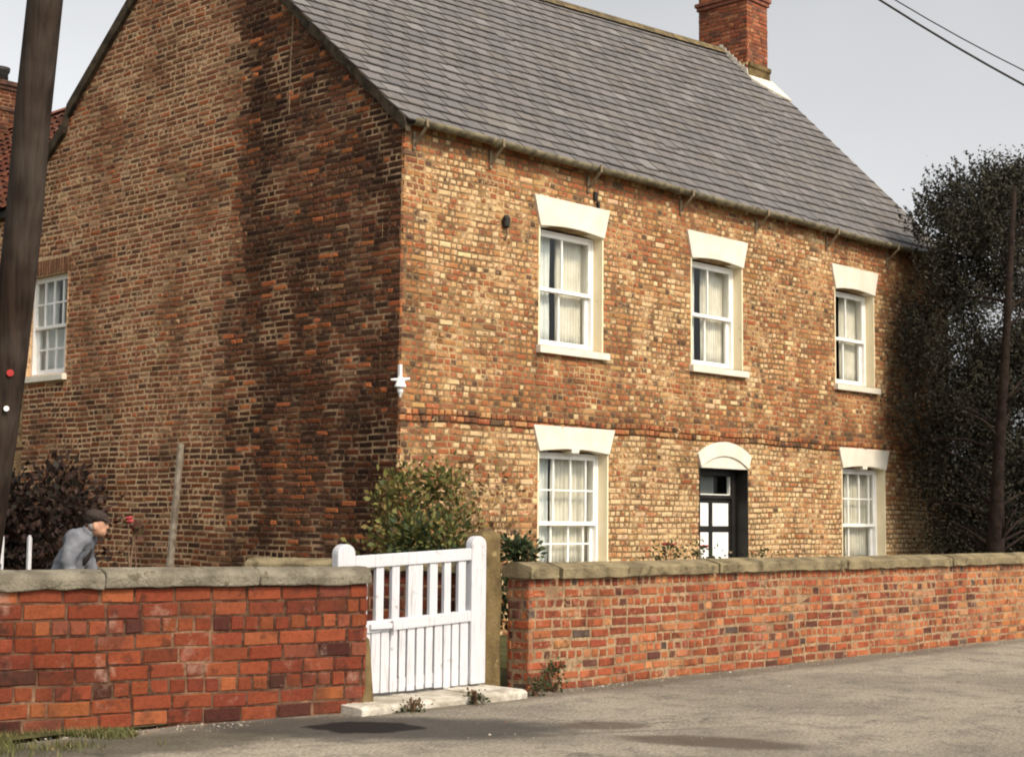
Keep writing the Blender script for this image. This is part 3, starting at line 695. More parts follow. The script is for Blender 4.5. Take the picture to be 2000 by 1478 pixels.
# ---- gutter with brackets
g = MB(); gp = [(math.cos(t) * .074, math.sin(t) * .074) for t in np.linspace(0, -math.pi, 9)] + [(math.cos(t) * .062, math.sin(t) * .072) for t in np.linspace(-math.pi, 0, 9)]
g.sweep(gp, [(x, -.150, 6.165 + .006 * math.sin(x * 1.7)) for x in np.linspace(.02, L - .02, 40)]); gut = g.build('gutter', 'iron', house, True)
for x in (1.55, 3.35, 5.25, 7.15, 9.05, 10.95, 12.6):
    m = MB(); m.sweep([(q[0] * 1.18, q[1] * 1.18) for q in gp[:9]] + [(.07, .0), (-.07, 0)], [(x - .16, -.150, 6.165), (x - .06, -.150, 6.165)]); m.build('gutter_joint', 'iron', gut)
for x in (.17, 1.48, 3.36, 5.40, 7.29, 9.28, 11.18, 12.9):
    m = MB(); m.box(x - .018, x + .018, -.252, -.236, 6.08, 6.175); m.tube([(x, -.245, 6.09), (x, -.03, 5.90)], [.020, .020], 6); m.box(x - .022, x + .022, -.026, -.004, 5.84, 6.06); m.build('gutter_bracket', 'bracket', gut)
m = MB(); m.box(.0, L, -.10, .12, 6.185, 6.20); m.build('soffit_board', 'verge', house)

# ---- main chimney on the far gable
CX0, CX1, CY0, CY1 = 12.66, 13.38, 3.88, 5.08
ch = empty('chimney', ((CX0 + CX1) / 2, (CY0 + CY1) / 2, 10.0), house)
m = MB(); m.box(CX0 + .007, CX1 - .007, CY0 + .007, CY1 - .007, 9.6, 13.1); m.build('chimney_core', 'mortar_chim', ch)
cb = BrickWork()
def chim_col(u, z, r):
    c = jit(r.choices([(.30, .095, .045), (.24, .075, .04), (.36, .14, .07), (.16, .065, .045), (.50, .33, .17)], [5, 5, 3, 3, .5])[0], r, .22)
    return (*c, max(0, r.uniform(-.3, .3)))
cb.lay((CX0, CY0, 0), GU, GD, CY1 - CY0, 9.75, 13.1, .079, .24, .011, chim_col, ch, seed=31)
cb.lay((CX0, CY0, 0), FU, FD, CX1 - CX0, 9.75, 13.1, .079, .24, .011, chim_col, ch, seed=32)
cb.finish(0, 'brick_single', 'brick_mass', ch, name='chimney_brickwork')
m = MB()
for (z0, z1, e) in ((11.80, 11.88, .03), (11.88, 11.96, .06), (12.95, 13.12, .05)):
    m = MB(); m.box(CX0 - e, CX1 + e, CY0 - e, CY1 + e, z0, z1); bevel(m.build('chimney_corbel', 'terracotta', ch), .01)
m = MB(); m.prism([(CY0 - .06, 10.53), (CY0 - .06, 10.44), (CY0 - .025, 10.42), (CY0 - .025, 9.9), (CY0 + .2, 9.9), (CY0 + .2, 10.53)], 0, 1); m.v = [(CX0 + .02 + v[1] * (CX1 - CX0 + .03), v[0], v[2]) for v in m.v]
bevel(m.build('chimney_plinth', 'post_stone', ch), .02)
r = random.Random(3); m = MB()
for i in range(8):                                       # stepped white flashing down the side
    y = CY0 + .62 - i * .085; z = RZ0 + RZK * 12.6 - (RY - y) * 1.005 + .045
    m.prism([(y - .05, z - .05), (y + .05, z + .035), (y + .045, z + .13 + r.uniform(-.02, .03)), (y - .03, z + .10)], 0, .02)
m.v = [(CX0 - .012 + (v[0]) * .6, v[1], v[2]) for v in m.v] if False else [(CX0 - .016 + v[1] * 1.0, v[0], v[2]) for v in m.v]
m.build('stepped_flashing', 'lead', ch)
m = MB(); pl = [roofp(CX0 - .02, .0)]
def on_roof(x, y, h=.05): t = (y + .165) / (RY + .165); return roofp(x, t) + Vector((0, -.03, h))
q = [on_roof(CX0 - .03, CY0 - .02), on_roof(L + .09, CY0 - .04), on_roof(L + .09, CY0 - .50), on_roof(CX0 + .28, CY0 - .30), on_roof(CX0 - .03, CY0 - .10)]
m.add(q + [p + Vector((0, .03, -.05)) for p in q], [(0, 1, 2, 3, 4), (5, 9, 8, 7, 6)] + [(i, 5 + i, 5 + (i + 1) % 5, (i + 1) % 5) for i in range(5)]); m.build('apron_flashing', 'lead', ch)
for y in (4.2, 4.8):
    m = MB(); m.lathe(((CX0 + CX1) / 2, y, 13.05), [(.13, 0), (.15, .05), (.12, .1), (.105, .5), (.13, .52), (.13, .58), (.09, .58), (.08, .1)], 14); m.build('chimney_pot', 'terracotta', ch, True)

# ---- rear wing: pantiled roof seen past the gable
m = MB(); m.box(.36, 5.9, 9.4, 20, 0, 6.2); m.prism([(.36, 6.2), (5.9, 6.2), (3.0, 9.0)], 11.8, 20); m.build('wing_wall', 'mortar_chim', house)
def pantile(name, x0, z0, x1, z1, y0, y1, rows, parent):
    m = MB(); ny = int((y1 - y0) / .04); ex = Vector((x1 - x0, 0, z1 - z0)); n = Vector((-(z1 - z0), 0, x1 - x0)).normalized()
    rr = random.Random(77); V = []; F = []
    for k in range(rows):
        for h, t in ((.055, k / rows), (.012, (k + 1.12) / rows)):
            for i in range(ny + 1):
                y = y0 + (y1 - y0) * i / ny; V.append(Vector((x0, y, z0)) + ex * t + n * (h + .03 * math.sin(i * 1.047)))
    cols = []
    for k in range(rows):
        a = 2 * k * (ny + 1); b = a + ny + 1
        for i in range(ny):
            if i % 6 == 0: cc = jit(rr.choice([(.10, .034, .020), (.08, .028, .017), (.13, .045, .025), (.055, .024, .016)]), rr, .2)
            F.append((a + i, a + i + 1, b + i + 1, b + i)); cols.append((*cc, 0.0))
    m.v = [tuple(v) for v in V]; m.f = F; m.c = cols
    o = m.build(name, 'gbrick_mass', parent); o['kind'] = 'stuff'; return o
wr_ = MB(); wr_.prism([(-.12, 6.30), (3.0, 9.17), (6.1, 6.3), (6.1, 6.22), (3.0, 9.05), (-.12, 6.20)], 9.3, 20); wing_roof = wr_.build('wing_roof', 'roofboard', house)
pantile('pantiles', -.15, 6.30, 3.0, 9.19, 9.3, 20, 14, wing_roof)
m = MB(); m.sweep([(-.13, -.06), (0, .05), (.13, -.06)], [(3.0, 9.4, 9.26), (3.0, 20, 9.26)]); m.build('wing_ridge', 'terracotta', wing_roof)
def wing_col(u, z, r): return tuple(x * .34 for x in chim_col(u, z, r))
wc = empty('wing_chimney', (3.0, 15.6, 9.0), house)
m = MB(); m.box(2.65, 3.25, 15.05, 16.1, 8.8, 10.0); m.build('chimney_core', 'mortar_chim', wc)
for q in ((2.60, 3.3, 15.0, 16.15, 9.98, 10.06), (2.56, 3.34, 14.96, 16.19, 10.06, 10.16), (2.62, 3.28, 15.02, 16.13, 9.55, 9.62)):
    m = MB(); m.box(*q); bevel(m.build('chimney_corbel', 'sooty', wc), .01)
cb = BrickWork(); cb.lay((2.643, 15.05, 0), GU, GD, 1.05, 8.85, 9.98,   .079, .24, .012, wing_col, wc, seed=41); cb.lay((2.65, 15.043, 0), FU, FD, .6, 8.85, 9.98,   .079, .24, .012, wing_col, wc, seed=42); cb.finish(0, 'brick_single', 'brick_mass', wc, name='chimney_brickwork')
m = MB(); m.lathe((2.95, 15.62, 10.16), [(.17, 0), (.16, .3), (.19, .34), (.20, .42), (.15, .42), (.13, .05)], 16); m.build('chimney_pot', 'cableblack', wc, True)
ae = MB(); bx = Vector((2.72, 15.55, 10.0)); ae.tube([bx, bx + Vector((.04, .02, 1.52))], .014, 6); ae.tube([bx + Vector((.03, .0, 1.45)), bx + Vector((-.32, .36, 1.47))], .010, 6)
for k in range(4): ae.tube([bx + Vector((-.32 + .09 * k - .1, .36 - .09 * k - .1, 1.47)), bx + Vector((-.32 + .09 * k + .1, .36 - .09 * k + .1, 1.47))], .006, 5)
tag(ae.build('television_aerial', 'cableblack'), 'thin dark television aerial above the chimney at the left edge', 'aerial')

# ---- things fixed to the walls
lp = empty('wall_lamp', (-.03, -.06, 2.85)); tag(lp, 'white lamp on a bracket at the corner of the house', 'lamp')
m = MB(); m.tube([(.05, .02, 3.10), (-.045, -.07, 3.10), (-.055, -.08, 3.0)], .012, 8); m.box(-.02, .02, -.03, .0, 2.98, 3.24); m.build('bracket', 'lampwhite', lp)
m = MB(); d = Vector((.69, -.72, 0)); c = Vector((-.055, -.085, 3.055))
m.tube([c - d * .11 + Vector((0, 0, .0)), c, c + d * .11 + Vector((0, 0, .012))], [.012, .024, .013], 8); m.tube([c + Vector((0, 0, 0)), c + Vector((0, 0, .17))], [.018, .012], 8); m.build('arm', 'lampwhite', lp)
m = MB(); m.lathe(c, [(.025, .035), (.038, .01), (.052, -.035), (.068, -.075), (.070, -.09), (.06, -.085), (.025, -.03)], 18); m.build('lamp_shade', 'lampwhite', lp, True)
m = MB(); m.lathe(c, [(.02, -.08), (.032, -.10), (.038, -.125), (.032, -.15), (.018, -.165), (.015, -.195), (.006, -.215)], 14); m.build('bulb', 'lampwhite', lp, True)
m = MB(); m.lathe((1.745, -.045, 5.18), [(.02, -.07), (.045, -.05), (.05, .06), (.035, .09), (.01, .10)], 10); m.box(1.725, 1.765, -.05, .0, 5.17, 5.21); m.tube([(1.745, -.045, 5.12), (1.75, -.05, 5.02), (1.735, -.02, 4.95)], .009, 6)
tag(m.build('cable_fitting', 'cableblack'), 'small black cable fitting left of the nearest upstairs window', 'fitting')
m = MB(); m.box(3.48, 3.54, -.03, .0, 5.76, 5.86); m.box(3.55, 3.60, -.02, .0, 5.64, 5.74); m.tube([(3.51, -.02, 5.8), (3.56, -.03, 5.68)], .01, 6)
tag(m.build('iron_cleat', 'cableblack'), 'small rusty cleat above the right end of the nearest upstairs lintel', 'fitting')
m = MB(); m.tube([(-.49, 3.97, -.02), (-.28, 4.14, 1.2), (-.06, 4.33, 2.42)], [.055, .05, .045], 7)
tag(m.build('timber_stake', 'timber'), 'grey timber stake leaning against the gable wall', 'stake')

# ------------------------------------------------------------------ garden walls
def near_col(u, z, r):
    c = r.choices([(.185, .046, .023), (.220, .060, .027), (.145, .038, .021), (.065, .023, .017), (.26, .082, .034), (.180, .056, .034)], [7, 4.5, 4, 1.8, 1.2, 2])[0]
    return (*jit(c, r, .16), max(0, r.uniform(-.25, .22) + (.12 if z < .35 else 0)))
A0, A1 = Vector((-8.6, -3.58, 0)), Vector((-4.36, -4.515, 0)); U1 = (A1 - A0).normalized(); D1 = Vector((-U1.y, U1.x, 0)); LEN1 = (A1 - A0).length
lw = tag(empty('garden_wall', (A0 + A1) / 2), 'low red brick wall with grey rounded coping, left of the white gate', 'wall')
m = MB(A0, U1, D1); m.box(0, LEN1 - .006, .008, .232, -.08, .965); core = m.build('mortar', 'mortar_left', lw)
bwl = BrickWork()
bwl.lay(A0, U1, D1, LEN1, .0, .962, .1069, .268, .0065, near_col, lw, hdr_first=2, header_every=4, seed=5, topmix=.07, wob=.02)
bwl.lay(A0 + D1 * .24, U1, -D1, LEN1, .0, .962, .1069, .268, .0065, near_col, lw, hdr_first=2, header_every=4, seed=6, topmix=.05)
bwl.lay(A1 + D1 * .235 * 0, D1, -U1, .235, .0, .962, .1069, .235, .0125, near_col, lw, seed=7)
bwl.finish(300, 'gbrick_single', 'gbrick_mass', lw, wear=1.2)
def coping(parent, A, U, D, cuts, z, prof, mat, seed, jag=.012, bv=.012):
    r = random.Random(seed)
    for s0, s1 in cuts:
        m = MB(); n = max(3, int((s1 - s0) / .11)); pts = np.linspace(s0 + .006, s1 - .006, n); vs = []; k = len(prof); dz = r.uniform(-.008, .008)
        for s in pts:
            for q, (dd, zz) in enumerate(prof):
                low = q in (0, 1) 
                vs.append(Vector(A) + Vector(U) * (s + r.uniform(-.01, .01) * (0 < s < s1)) + Vector(D) * (dd + r.uniform(-.006, .006)) + Vector((0, 0, z + zz + dz + (r.uniform(-jag, jag) if q == 0 else r.uniform(-.005, .005)))))
        fs = [(i * k + j, i * k + (j + 1) % k, (i + 1) * k + (j + 1) % k, (i + 1) * k + j) for i in range(n - 1) for j in range(k)] + [tuple(range(k - 1, -1, -1)), tuple((n - 1) * k + j for j in range(k))]
        m.add(vs, fs); bevel(m.build('coping_stone', mat, parent), bv, 2)
coping(lw, A0, U1, D1, [(0, 1.25), (1.25, 2.30), (2.30, 3.44), (3.44, LEN1 + .02)], .955, [(-.045, .0), (-.05, .072), (-.02, .105), (.06, .13), (.16, .13), (.25, .10), (.285, .06), (.28, .0)], 'stone_left', 3)

def far_col(u, z, r):
    n2 = nz(u * 1.2, z * 2.0, 40)
    c = r.choices([(.29, .082, .038), (.34, .115, .05), (.22, .062, .034), (.11, .046, .034), (.42, .19, .085), (.10, .075, .06)], [6, 5, 4, 1.6, 1.8, .4])[0]
    if u > 8.0 + .5 * n2 and r.random() < .7: c = r.choice([(.40, .16, .062), (.36, .13, .05), (.45, .20, .085)])     # patched orange end
    return (*jit(c, r, .18), max(0, min(1, .36 + .4 * n2 + r.uniform(-.2, .2) + .02 * u)))
B0 = Vector((-2.51, -4.455, 0)); LEN2 = 15.0
rw = tag(empty('garden_wall', (4, -4.35, 0)), 'long low red brick wall with mossy flat coping, right of the stone gatepost', 'wall')
m = MB(B0, FU, FD); m.box(.006, LEN2, .006, .254, -.08, .945); m.build('mortar', 'mortar_right', rw)
bwr = BrickWork(); RUB = 15.0
bwr.lay(B0, FU, FD, RUB, .0, .865, .0865, .232, .013, far_col, rw, hdr_first=3, header_every=5, seed=8, topmix=.3, wob=.02)
bwr.lay(B0, FU, FD, RUB, .865, .95, .0865, .2, .013, far_col, rw, hdr_first=0, header_every=1, seed=9)
bwr.lay(B0 + Vector((0, .26, 0)), FU, (0, -1, 0), RUB, .0, .95, .0865, .232, .013, far_col, rw, seed=10)
bwr.lay(B0 + Vector((0, 0.004, 0)), FD, FU, .256, .0, .95, .0865, .232, .013, far_col, rw, hdr_first=1, header_every=2, seed=19)
bwr.finish(300, 'gbrick_single', 'gbrick_mass', rw, wear=1.2)
coping(rw, B0, FU, FD, [(-.03, .32), (.36, 2.62), (2.64, 4.95), (4.97, 7.3), (7.32, 9.4), (9.42, 12.0), (12.02, 15)], .945, [(-.05, .0), (-.055, .085), (-.04, .098), (.12, .135), (.22, .128), (.30, .085), (.30, .0)], 'stone_right', 6, .006, .006)

# inner wall between gate and house
C0, C1 = Vector((-2.62, -3.92, 0)), Vector((-3.74, -2.22, 0)); U3 = (C1 - C0).normalized(); D3 = Vector((U3.y, -U3.x, 0)); LEN3 = (C1 - C0).length
iw = tag(empty('garden_wall', (C0 + C1) / 2), 'short dark brick wall with stone coping seen through the gate bars', 'wall')
m = MB(C0, U3, D3); m.box(0, LEN3, .008, .22, -.05, .985); m.build('mortar', 'mortar_chim', iw)
bwi = BrickWork()
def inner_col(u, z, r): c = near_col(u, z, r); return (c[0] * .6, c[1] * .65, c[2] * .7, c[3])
bwi.lay(C0, U3, D3, LEN3, .0, .983, .1092, .24, .013, inner_col, iw, seed=61); bwi.finish(300, 'gbrick_single', 'gbrick_mass', iw)
bwi = BrickWork(); bwi.lay(C0 + D3 * .23, U3, -D3, LEN3, .0, .983, .1092, .24, .013, inner_col, iw, seed=62); bwi.finish(0, 'gbrick_single', 'gbrick_mass', iw)
coping(iw, C0, U3, D3, [(0, .98), (.99, LEN3 + .05)], .985, [(-.05, .0), (-.055, .06), (0, .09), (.12, .105), (.23, .08), (.275, .05), (.27, .0)], 'stone_right', 9)

# far brick wall behind the tree, at the right edge
fw = tag(empty('boundary_wall', (16, 1.0, 0)), 'brown brick boundary wall far behind, at the right edge beside the tree trunk', 'wall')
m = MB((14.0, -.6, 0), FU, FD); m.box(0, 8, .01, .24, 0, 1.38); m.build('mortar', 'mortar_right', fw)
bwf = BrickWork(); bwf.lay((14.0, -.6, 0), FU, FD, 8, 0, 1.38, .0865, .24, .013, lambda u, z, r: tuple(x * .8 for x in far_col(u, z, r)), fw, seed=71); bwf.finish(0, 'gbrick_single', 'gbrick_mass', fw)
coping(fw, (14.0, -.6, 0), FU, FD, [(0, 2), (2.01, 4), (4.01, 6), (6.01, 8)], 1.38, [(-.04, .0), (-.045, .05), (.12, .08), (.28, .05), (.28, .0)], 'stone_right', 19)

# ------------------------------------------------------------------ gate, gatepost, threshold
gt = tag(empty('garden_gate', (-3.6, -4.2, .06)), 'white painted wooden garden gate with picket top and boarded bottom', 'gate')
GY = -4.235; TL = .040
def gz(x, z): return z + TL * (x + 3.62)
def stile(x0, x1, top):
    m = MB((0, GY, 0)); w2 = (x1 - x0) / 2; c = (x0 + x1) / 2
    poly = [(x0, .085), (x1, .085)] + [(c + math.cos(t) * w2 * (1 if abs(math.cos(t)) < .99 else 1), top - .075 + math.sin(t) * .075) for t in np.linspace(0, math.pi, 11)]
    m.prism(poly, -.012, .068); return bevel(m.build('stile', 'gate', gt), .008)
stile(-4.43, -4.255, 1.245); stile(-2.985, -2.815, 1.305)
def rail(z0, z1, name='rail', d0=-.006, d1=.058):
    m = MB((0, GY, 0)); x0, x1 = -4.256, -2.984
    vs = [m.P(x, d, gz(x, z)) for x in (x0, x1) for (d, z) in ((d0, z0), (d1, z0), (d1, z1), (d0, z1))]
    m.add(vs, [(0, 1, 2, 3), (7, 6, 5, 4)] + [(i, 4 + i, 4 + (i + 1) % 4, (i + 1) % 4) for i in range(4)]); bevel(m.build(name, 'gate', gt), .007)
rail(1.08, 1.178); rail(.575, .665); rail(.11, .19, 'rail', .03, .07)
r = random.Random(2)
for (x0, x1) in ((-4.19, -4.11), (-4.022, -3.942), (-3.855, -3.774), (-3.680, -3.523), (-3.444, -3.358), (-3.283, -3.207), (-3.119, -3.036)):
    m = MB((0, GY, 0)); m.box(x0, x1, .008, .045, gz(x0, .664), gz(x0, 1.081)); bevel(m.build('picket', 'gate', gt), .005)
for (x0, x1) in ((-4.25, -4.165), (-4.158, -4.07), (-4.062, -3.968), (-3.961, -3.873), (-3.866, -3.786), (-3.769, -3.699), (-3.681, -3.599), (-3.581, -3.498), (-3.480, -3.402), (-3.383, -3.293), (-3.280, -3.2), (-3.187, -3.107), (-3.093, -3.0)):
    m = MB((0, GY, 0)); zb = .082 + r.uniform(-.006, .01); m.box(x0 + .002, x1 - .001, .010, .032 + r.uniform(-.003, .003), zb, gz(x0, .577)); bevel(m.build('board', 'gate', gt), .004)
m = MB((0, GY, 0)); m.box(-4.10, -3.86, -.03, -.008, gz(-4, .60), gz(-4, .64)); m.box(-3.88, -3.86, -.045, -.008, gz(-4, .55), gz(-4, .66)); bevel(m.build('latch', 'gate', gt), .004)
m = MB(); r = random.Random(5); x0, x1, y0, y1 = -2.80, -2.535, -4.20, -3.93; vs = []
for z, e in ((-.05, .0), (.4, .006), (.8, .0), (1.15, .012), (1.29, .018), (1.335, .06)):
    for (x, y) in ((x0 + e, y0 + e), (x1 - .045 - e, y0 + e), (x1 - e, y0 + .05 + e), (x1 - e, y1 - e), (x0 + e, y1 - e)): vs.append((x + r.uniform(-.01, .01), y + r.uniform(-.01, .01), z + (r.uniform(-.015, .015) if z > 0 else 0) + (.02 if x > -2.66 and z > 1.2 else 0)))
m.add(vs, [(5 * k + i, 5 * k + (i + 1) % 5, 5 * k + 5 + (i + 1) % 5, 5 * k + 5 + i) for k in range(5) for i in range(5)] + [tuple(range(25, 30))])
tag(bevel(m.build('stone_gatepost', 'post_stone'), .014), 'brown weathered stone gatepost on the right of the white gate', 'gatepost')
def rough_slab(name, x0, x1, y0, y1, z0, z1, mat, seed, nx=14, amp=.012):
    r = random.Random(seed); m = MB(); vs = []
    prof = [(y0, z0), (y0 - .012, z1 - .02), (y0 + .02, z1), ((y0 + y1) / 2, z1 + .004), (y1, z1), (y1, z0)]
    for i in range(nx + 1):
        x = x0 + (x1 - x0) * i / nx
        for (y, z) in prof: vs.append((x + r.uniform(-amp, amp) * .5, y + r.uniform(-amp, amp), z + r.uniform(-amp, amp) * .6))
    m.add(vs, [(i * 6 + k, i * 6 + (k + 1) % 6, i * 6 + 6 + (k + 1) % 6, i * 6 + 6 + k) for i in range(nx) for k in range(6)] + [tuple(range(5, -1, -1)), tuple(nx * 6 + k for k in range(6))])
    return bevel(m.build(name, mat), .01)
th = tag(empty('gate_threshold', (-3.6, -4.4, 0)), 'long whitish stone threshold under the white gate', 'threshold')
for (a, b, s) in ((-4.56, -4.26, 1), (-4.25, -3.28, 2), (-3.27, -2.79, 3)):
    par(rough_slab('threshold_stone', a, b, -4.70 + (.05 if s == 2 else 0), -3.95, -.06, .07 - (.012 if s == 2 else 0), 'thresh', s), th)
m = MB(); vs = [(-4.40, -4.52, .05), (-4.275, -4.52, .05), (-4.275, -4.30, .05), (-4.40, -4.30, .05), (-4.335, -4.47, .56), (-4.285, -4.47, .54), (-4.285, -4.32, .56), (-4.335, -4.32, .56)]
m.add(vs, [(3, 2, 1, 0), (4, 5, 6, 7), (0, 1, 5, 4), (1, 2, 6, 5), (2, 3, 7, 6), (3, 0, 4, 7)])
tag(bevel(m.build('guard_stone', 'post_stone'), .02), 'small brown wedge stone at the left foot of the white gate', 'stone')

# ------------------------------------------------------------------ vegetation
def leaf_cloud(name, pts, size, cols, mat, parent, seed, updir=.3, elong=1.7, fold=False):
    """pts: (n, 3) leaf positions -> one mesh of small pointed leaf faces"""
    g = np.random.default_rng(seed); n = len(pts); ax = g.normal(size=(n, 3)); ax[:, 2] += updir; ax /= np.linalg.norm(ax, axis=1)[:, None]
    sd = np.cross(ax, g.normal(size=(n, 3))); sd /= np.linalg.norm(sd, axis=1)[:, None] + 1e-9
    s = size * g.uniform(.6, 1.35, n)[:, None]; nn = np.cross(ax, sd)
    a, b = ax * s * elong * .5, sd * s * .5
    V = np.stack([pts - a, pts + b + nn * s * .08, pts + a, pts - b + nn * s * .08], 1).reshape(-1, 3)
    me = bpy.data.meshes.new(name); me.vertices.add(4 * n); me.vertices.foreach_set('co', V.astype(np.float32).ravel())
    me.loops.add(4 * n); me.loops.foreach_set('vertex_index', np.arange(4 * n, dtype=np.int32)); me.polygons.add(n)
    me.polygons.foreach_set('loop_start', np.arange(0, 4 * n, 4, dtype=np.int32)); me.update(calc_edges=True)
    ca = np.array(cols); ci = ca[g.integers(0, len(ca), n)] * g.uniform(.7, 1.3, n)[:, None]
    at = me.color_attributes.new('Col', 'FLOAT_COLOR', 'CORNER'); at.data.foreach_set('color', np.repeat(np.c_[ci, np.ones(n)], 4, 0).astype(np.float32).ravel())
    return link(name, me, mat, parent)
def clumps(centres, per, sig, seed):
    g = np.random.default_rng(seed); c = np.repeat(np.array(centres), per, 0); return c + g.normal(size=c.shape) * np.array(sig)

# dark evergreen at the right
TX, TY = 12.35, -1.66
tree = tag(empty('evergreen_tree', (TX, TY, 0)), 'tall dark evergreen tree in front of the far end of the house', 'tree')
tr = MB(); tr.tube([(10.66, -2.10, -.05), (10.64, -2.14, .7), (10.60, -2.24, 2.2), (10.53, -2.45, 4.2), (10.43, -2.70, 6.7)], [.27, .155, .095, .066, .036], 10)
g = random.Random(12); limbs = []
for k in range(26):
    z = g.uniform(.8, 6.1); ang = g.uniform(0, 6.283); ln = g.uniform(.6, 1.3); b = Vector((10.65 - .032 * z, -2.10 - .088 * z, z)); e = b + Vector((.9 + math.cos(ang) * ln, .5 + math.sin(ang) * ln, g.uniform(.2, .7))); limbs.append(e)
    tr.tube([b, (b + e) / 2 + Vector((0, 0, .08)), e], [.035, .022, .008], 5)
tr.build('trunk', 'bark', tree, True)
prof = [(.0, 1.3), (1.0, 1.35), (1.9, 1.38), (2.5, 1.5), (3.1, 1.82), (3.7, 1.9), (4.6, 1.75), (5.6, 1.70), (6.2, 1.68), (6.6, 1.55), (6.95, 1.25), (7.2, .8), (7.4, .3)]
def crad(z): return float(np.interp(z, [p[0] for p in prof], [p[1] for p in prof]))
cen = []
g = random.Random(5)
while len(cen) < 760:
    z = g.uniform(.1, 7.3); ang = g.uniform(0, 6.283); R = crad(z) * (g.uniform(0, 1) ** .5); q_ = Vector((TX, TY, 0)) + RIGHT * (math.cos(ang) * R) + FWD * (math.sin(ang) * R * .55); x, y = q_.x, q_.y
    if nz(x * 1.7, y * 1.7, z * 1.7) < (-.16 if z > 3 else -.4): continue            # open gaps in the crown
    cen.append((x, y, z))
pts = clumps(cen, 300, (.15, .15, .20), 4)
# upward sprays at the outline
sp = []
for k in range(230):
    z = g.uniform(2.0, 7.3) if k % 2 else g.uniform(6.0, 7.35); ang = g.uniform(0, 6.283); R = crad(z) * g.uniform(.85, 1.05); b = Vector((TX, TY, z)) + RIGHT * (math.cos(ang) * R) + FWD * (math.sin(ang) * R * .55); d = (RIGHT * (math.cos(ang) * .45) + FWD * (math.sin(ang) * .3) + Vector((0, 0, g.uniform(.6, 1.3)))).normalized() * g.uniform(.25, .62)
    for q in np.linspace(0, 1, 52): sp.append(tuple(b + d * q + Vector((g.gauss(0, .03), g.gauss(0, .03), g.gauss(0, .03))) * (1.3 - q)))
leaf_cloud('crown', np.vstack([pts, np.array(sp)]), .030, [(.032, .031, .020), (.040, .037, .025), (.048, .043, .029), (.026, .024, .016)], 'needle', tree, 8, .5, 2.0)

def shrub(name, label, cat, x, y, h, rad, n, per, size, cols, seed, zmin=.1, stems=6, group=None, stemcol='twig', flowers=0, sig=.09):
    t = tag(empty(name, (x, y, 0)), label, cat, group); g = random.Random(seed); st = MB(); cen = []
    for k in range(n):
        z = zmin + (h - zmin) * g.random() ** .8; prof = math.sqrt(max(.02, 1 - ((z - .55 * h) / (.5 * h)) ** 2)) * (1 + .5 * nz(k * .37, seed)); a = g.uniform(0, 6.283); R = rad * prof * g.random() ** .5
        cen.append((x + math.cos(a) * R, y + math.sin(a) * R, z))
    for k in range(stems):
        c = Vector(g.choice(cen)); b = Vector((x + g.uniform(-.1, .1) * rad * 3, y + g.uniform(-.1, .1) * rad * 3, -.02)); md = (b + c) / 2 + Vector((g.uniform(-.08, .08), g.uniform(-.08, .08), .1)); st.tube([b, md, c], [.014, .010, .005], 5)
    st.build('stems', stemcol, t)
    leaf_cloud('foliage', clumps(cen, per, (sig, sig, sig), seed), size, cols, 'leaf', t, seed, .4, 1.6)
    for k in range(flowers):
        c = Vector(sorted(cen, key=lambda q: -q[2])[k % 4]) + Vector((g.uniform(-.08, .08), g.uniform(-.08, .08), .05)); f = MB()
        for q in range(9):
            a = q * 2.4; rr = .012 + .0025 * q; f.lathe(c + Vector((math.cos(a) * rr, math.sin(a) * rr, .006 * (q % 3))), [(.004, -.016), (.016, -.004), (.013, .012), (.003, .016)], 6)
        fl = f.build('flower', 'rose', t, True)
    return t
def grit():
    t = NT('grit'); t.bsdf(t.n('ShaderNodeAttribute', attribute_name='Col').outputs['Color'], .95); return t.m
M['grit'] = grit()
M['rose'] = simple('rose petals', (.26, .03, .035), (.38, .06, .06), 60, .6, 80, .2)
GREEN = [(.12, .125, .035), (.17, .16, .045), (.09, .10, .028), (.24, .18, .06), (.07, .08, .026), (.20, .12, .05)]
DEEP = [(.05, .07, .025), (.035, .055, .022), (.07, .085, .03), (.025, .035, .015)]
shrub('garden_shrub', 'large green and yellowing shrub at the house corner behind the gate', 'shrub', -.88, -1.38, 1.92, .56, 66, 62, .043, GREEN, 3, .3, 16, sig=.10)
shrub('garden_shrub', 'dark green low shrub at the foot of the large shrub, behind the gate', 'shrub', -1.20, -1.72, 1.36, .50, 46, 60, .045, DEEP + GREEN[:3], 4, .3, 8, sig=.11)
shrub('garden_shrub', 'small dark green shrub just right of the stone gatepost', 'shrub', -1.34, -3.22, 1.20, .21, 30, 40, .040, DEEP, 5, .5, 6, sig=.06)
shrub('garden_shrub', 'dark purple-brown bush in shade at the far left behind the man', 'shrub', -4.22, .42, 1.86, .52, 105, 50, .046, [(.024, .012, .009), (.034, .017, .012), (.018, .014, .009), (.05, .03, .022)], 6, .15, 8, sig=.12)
shrub('garden_shrub', 'black-green bush in deep shade, cut by the left edge of the picture', 'shrub', -4.72, 1.05, 1.75, .55, 120, 70, .050, [(.010, .007, .006), (.014, .012, .008)], 16, .1, 8, sig=.13)
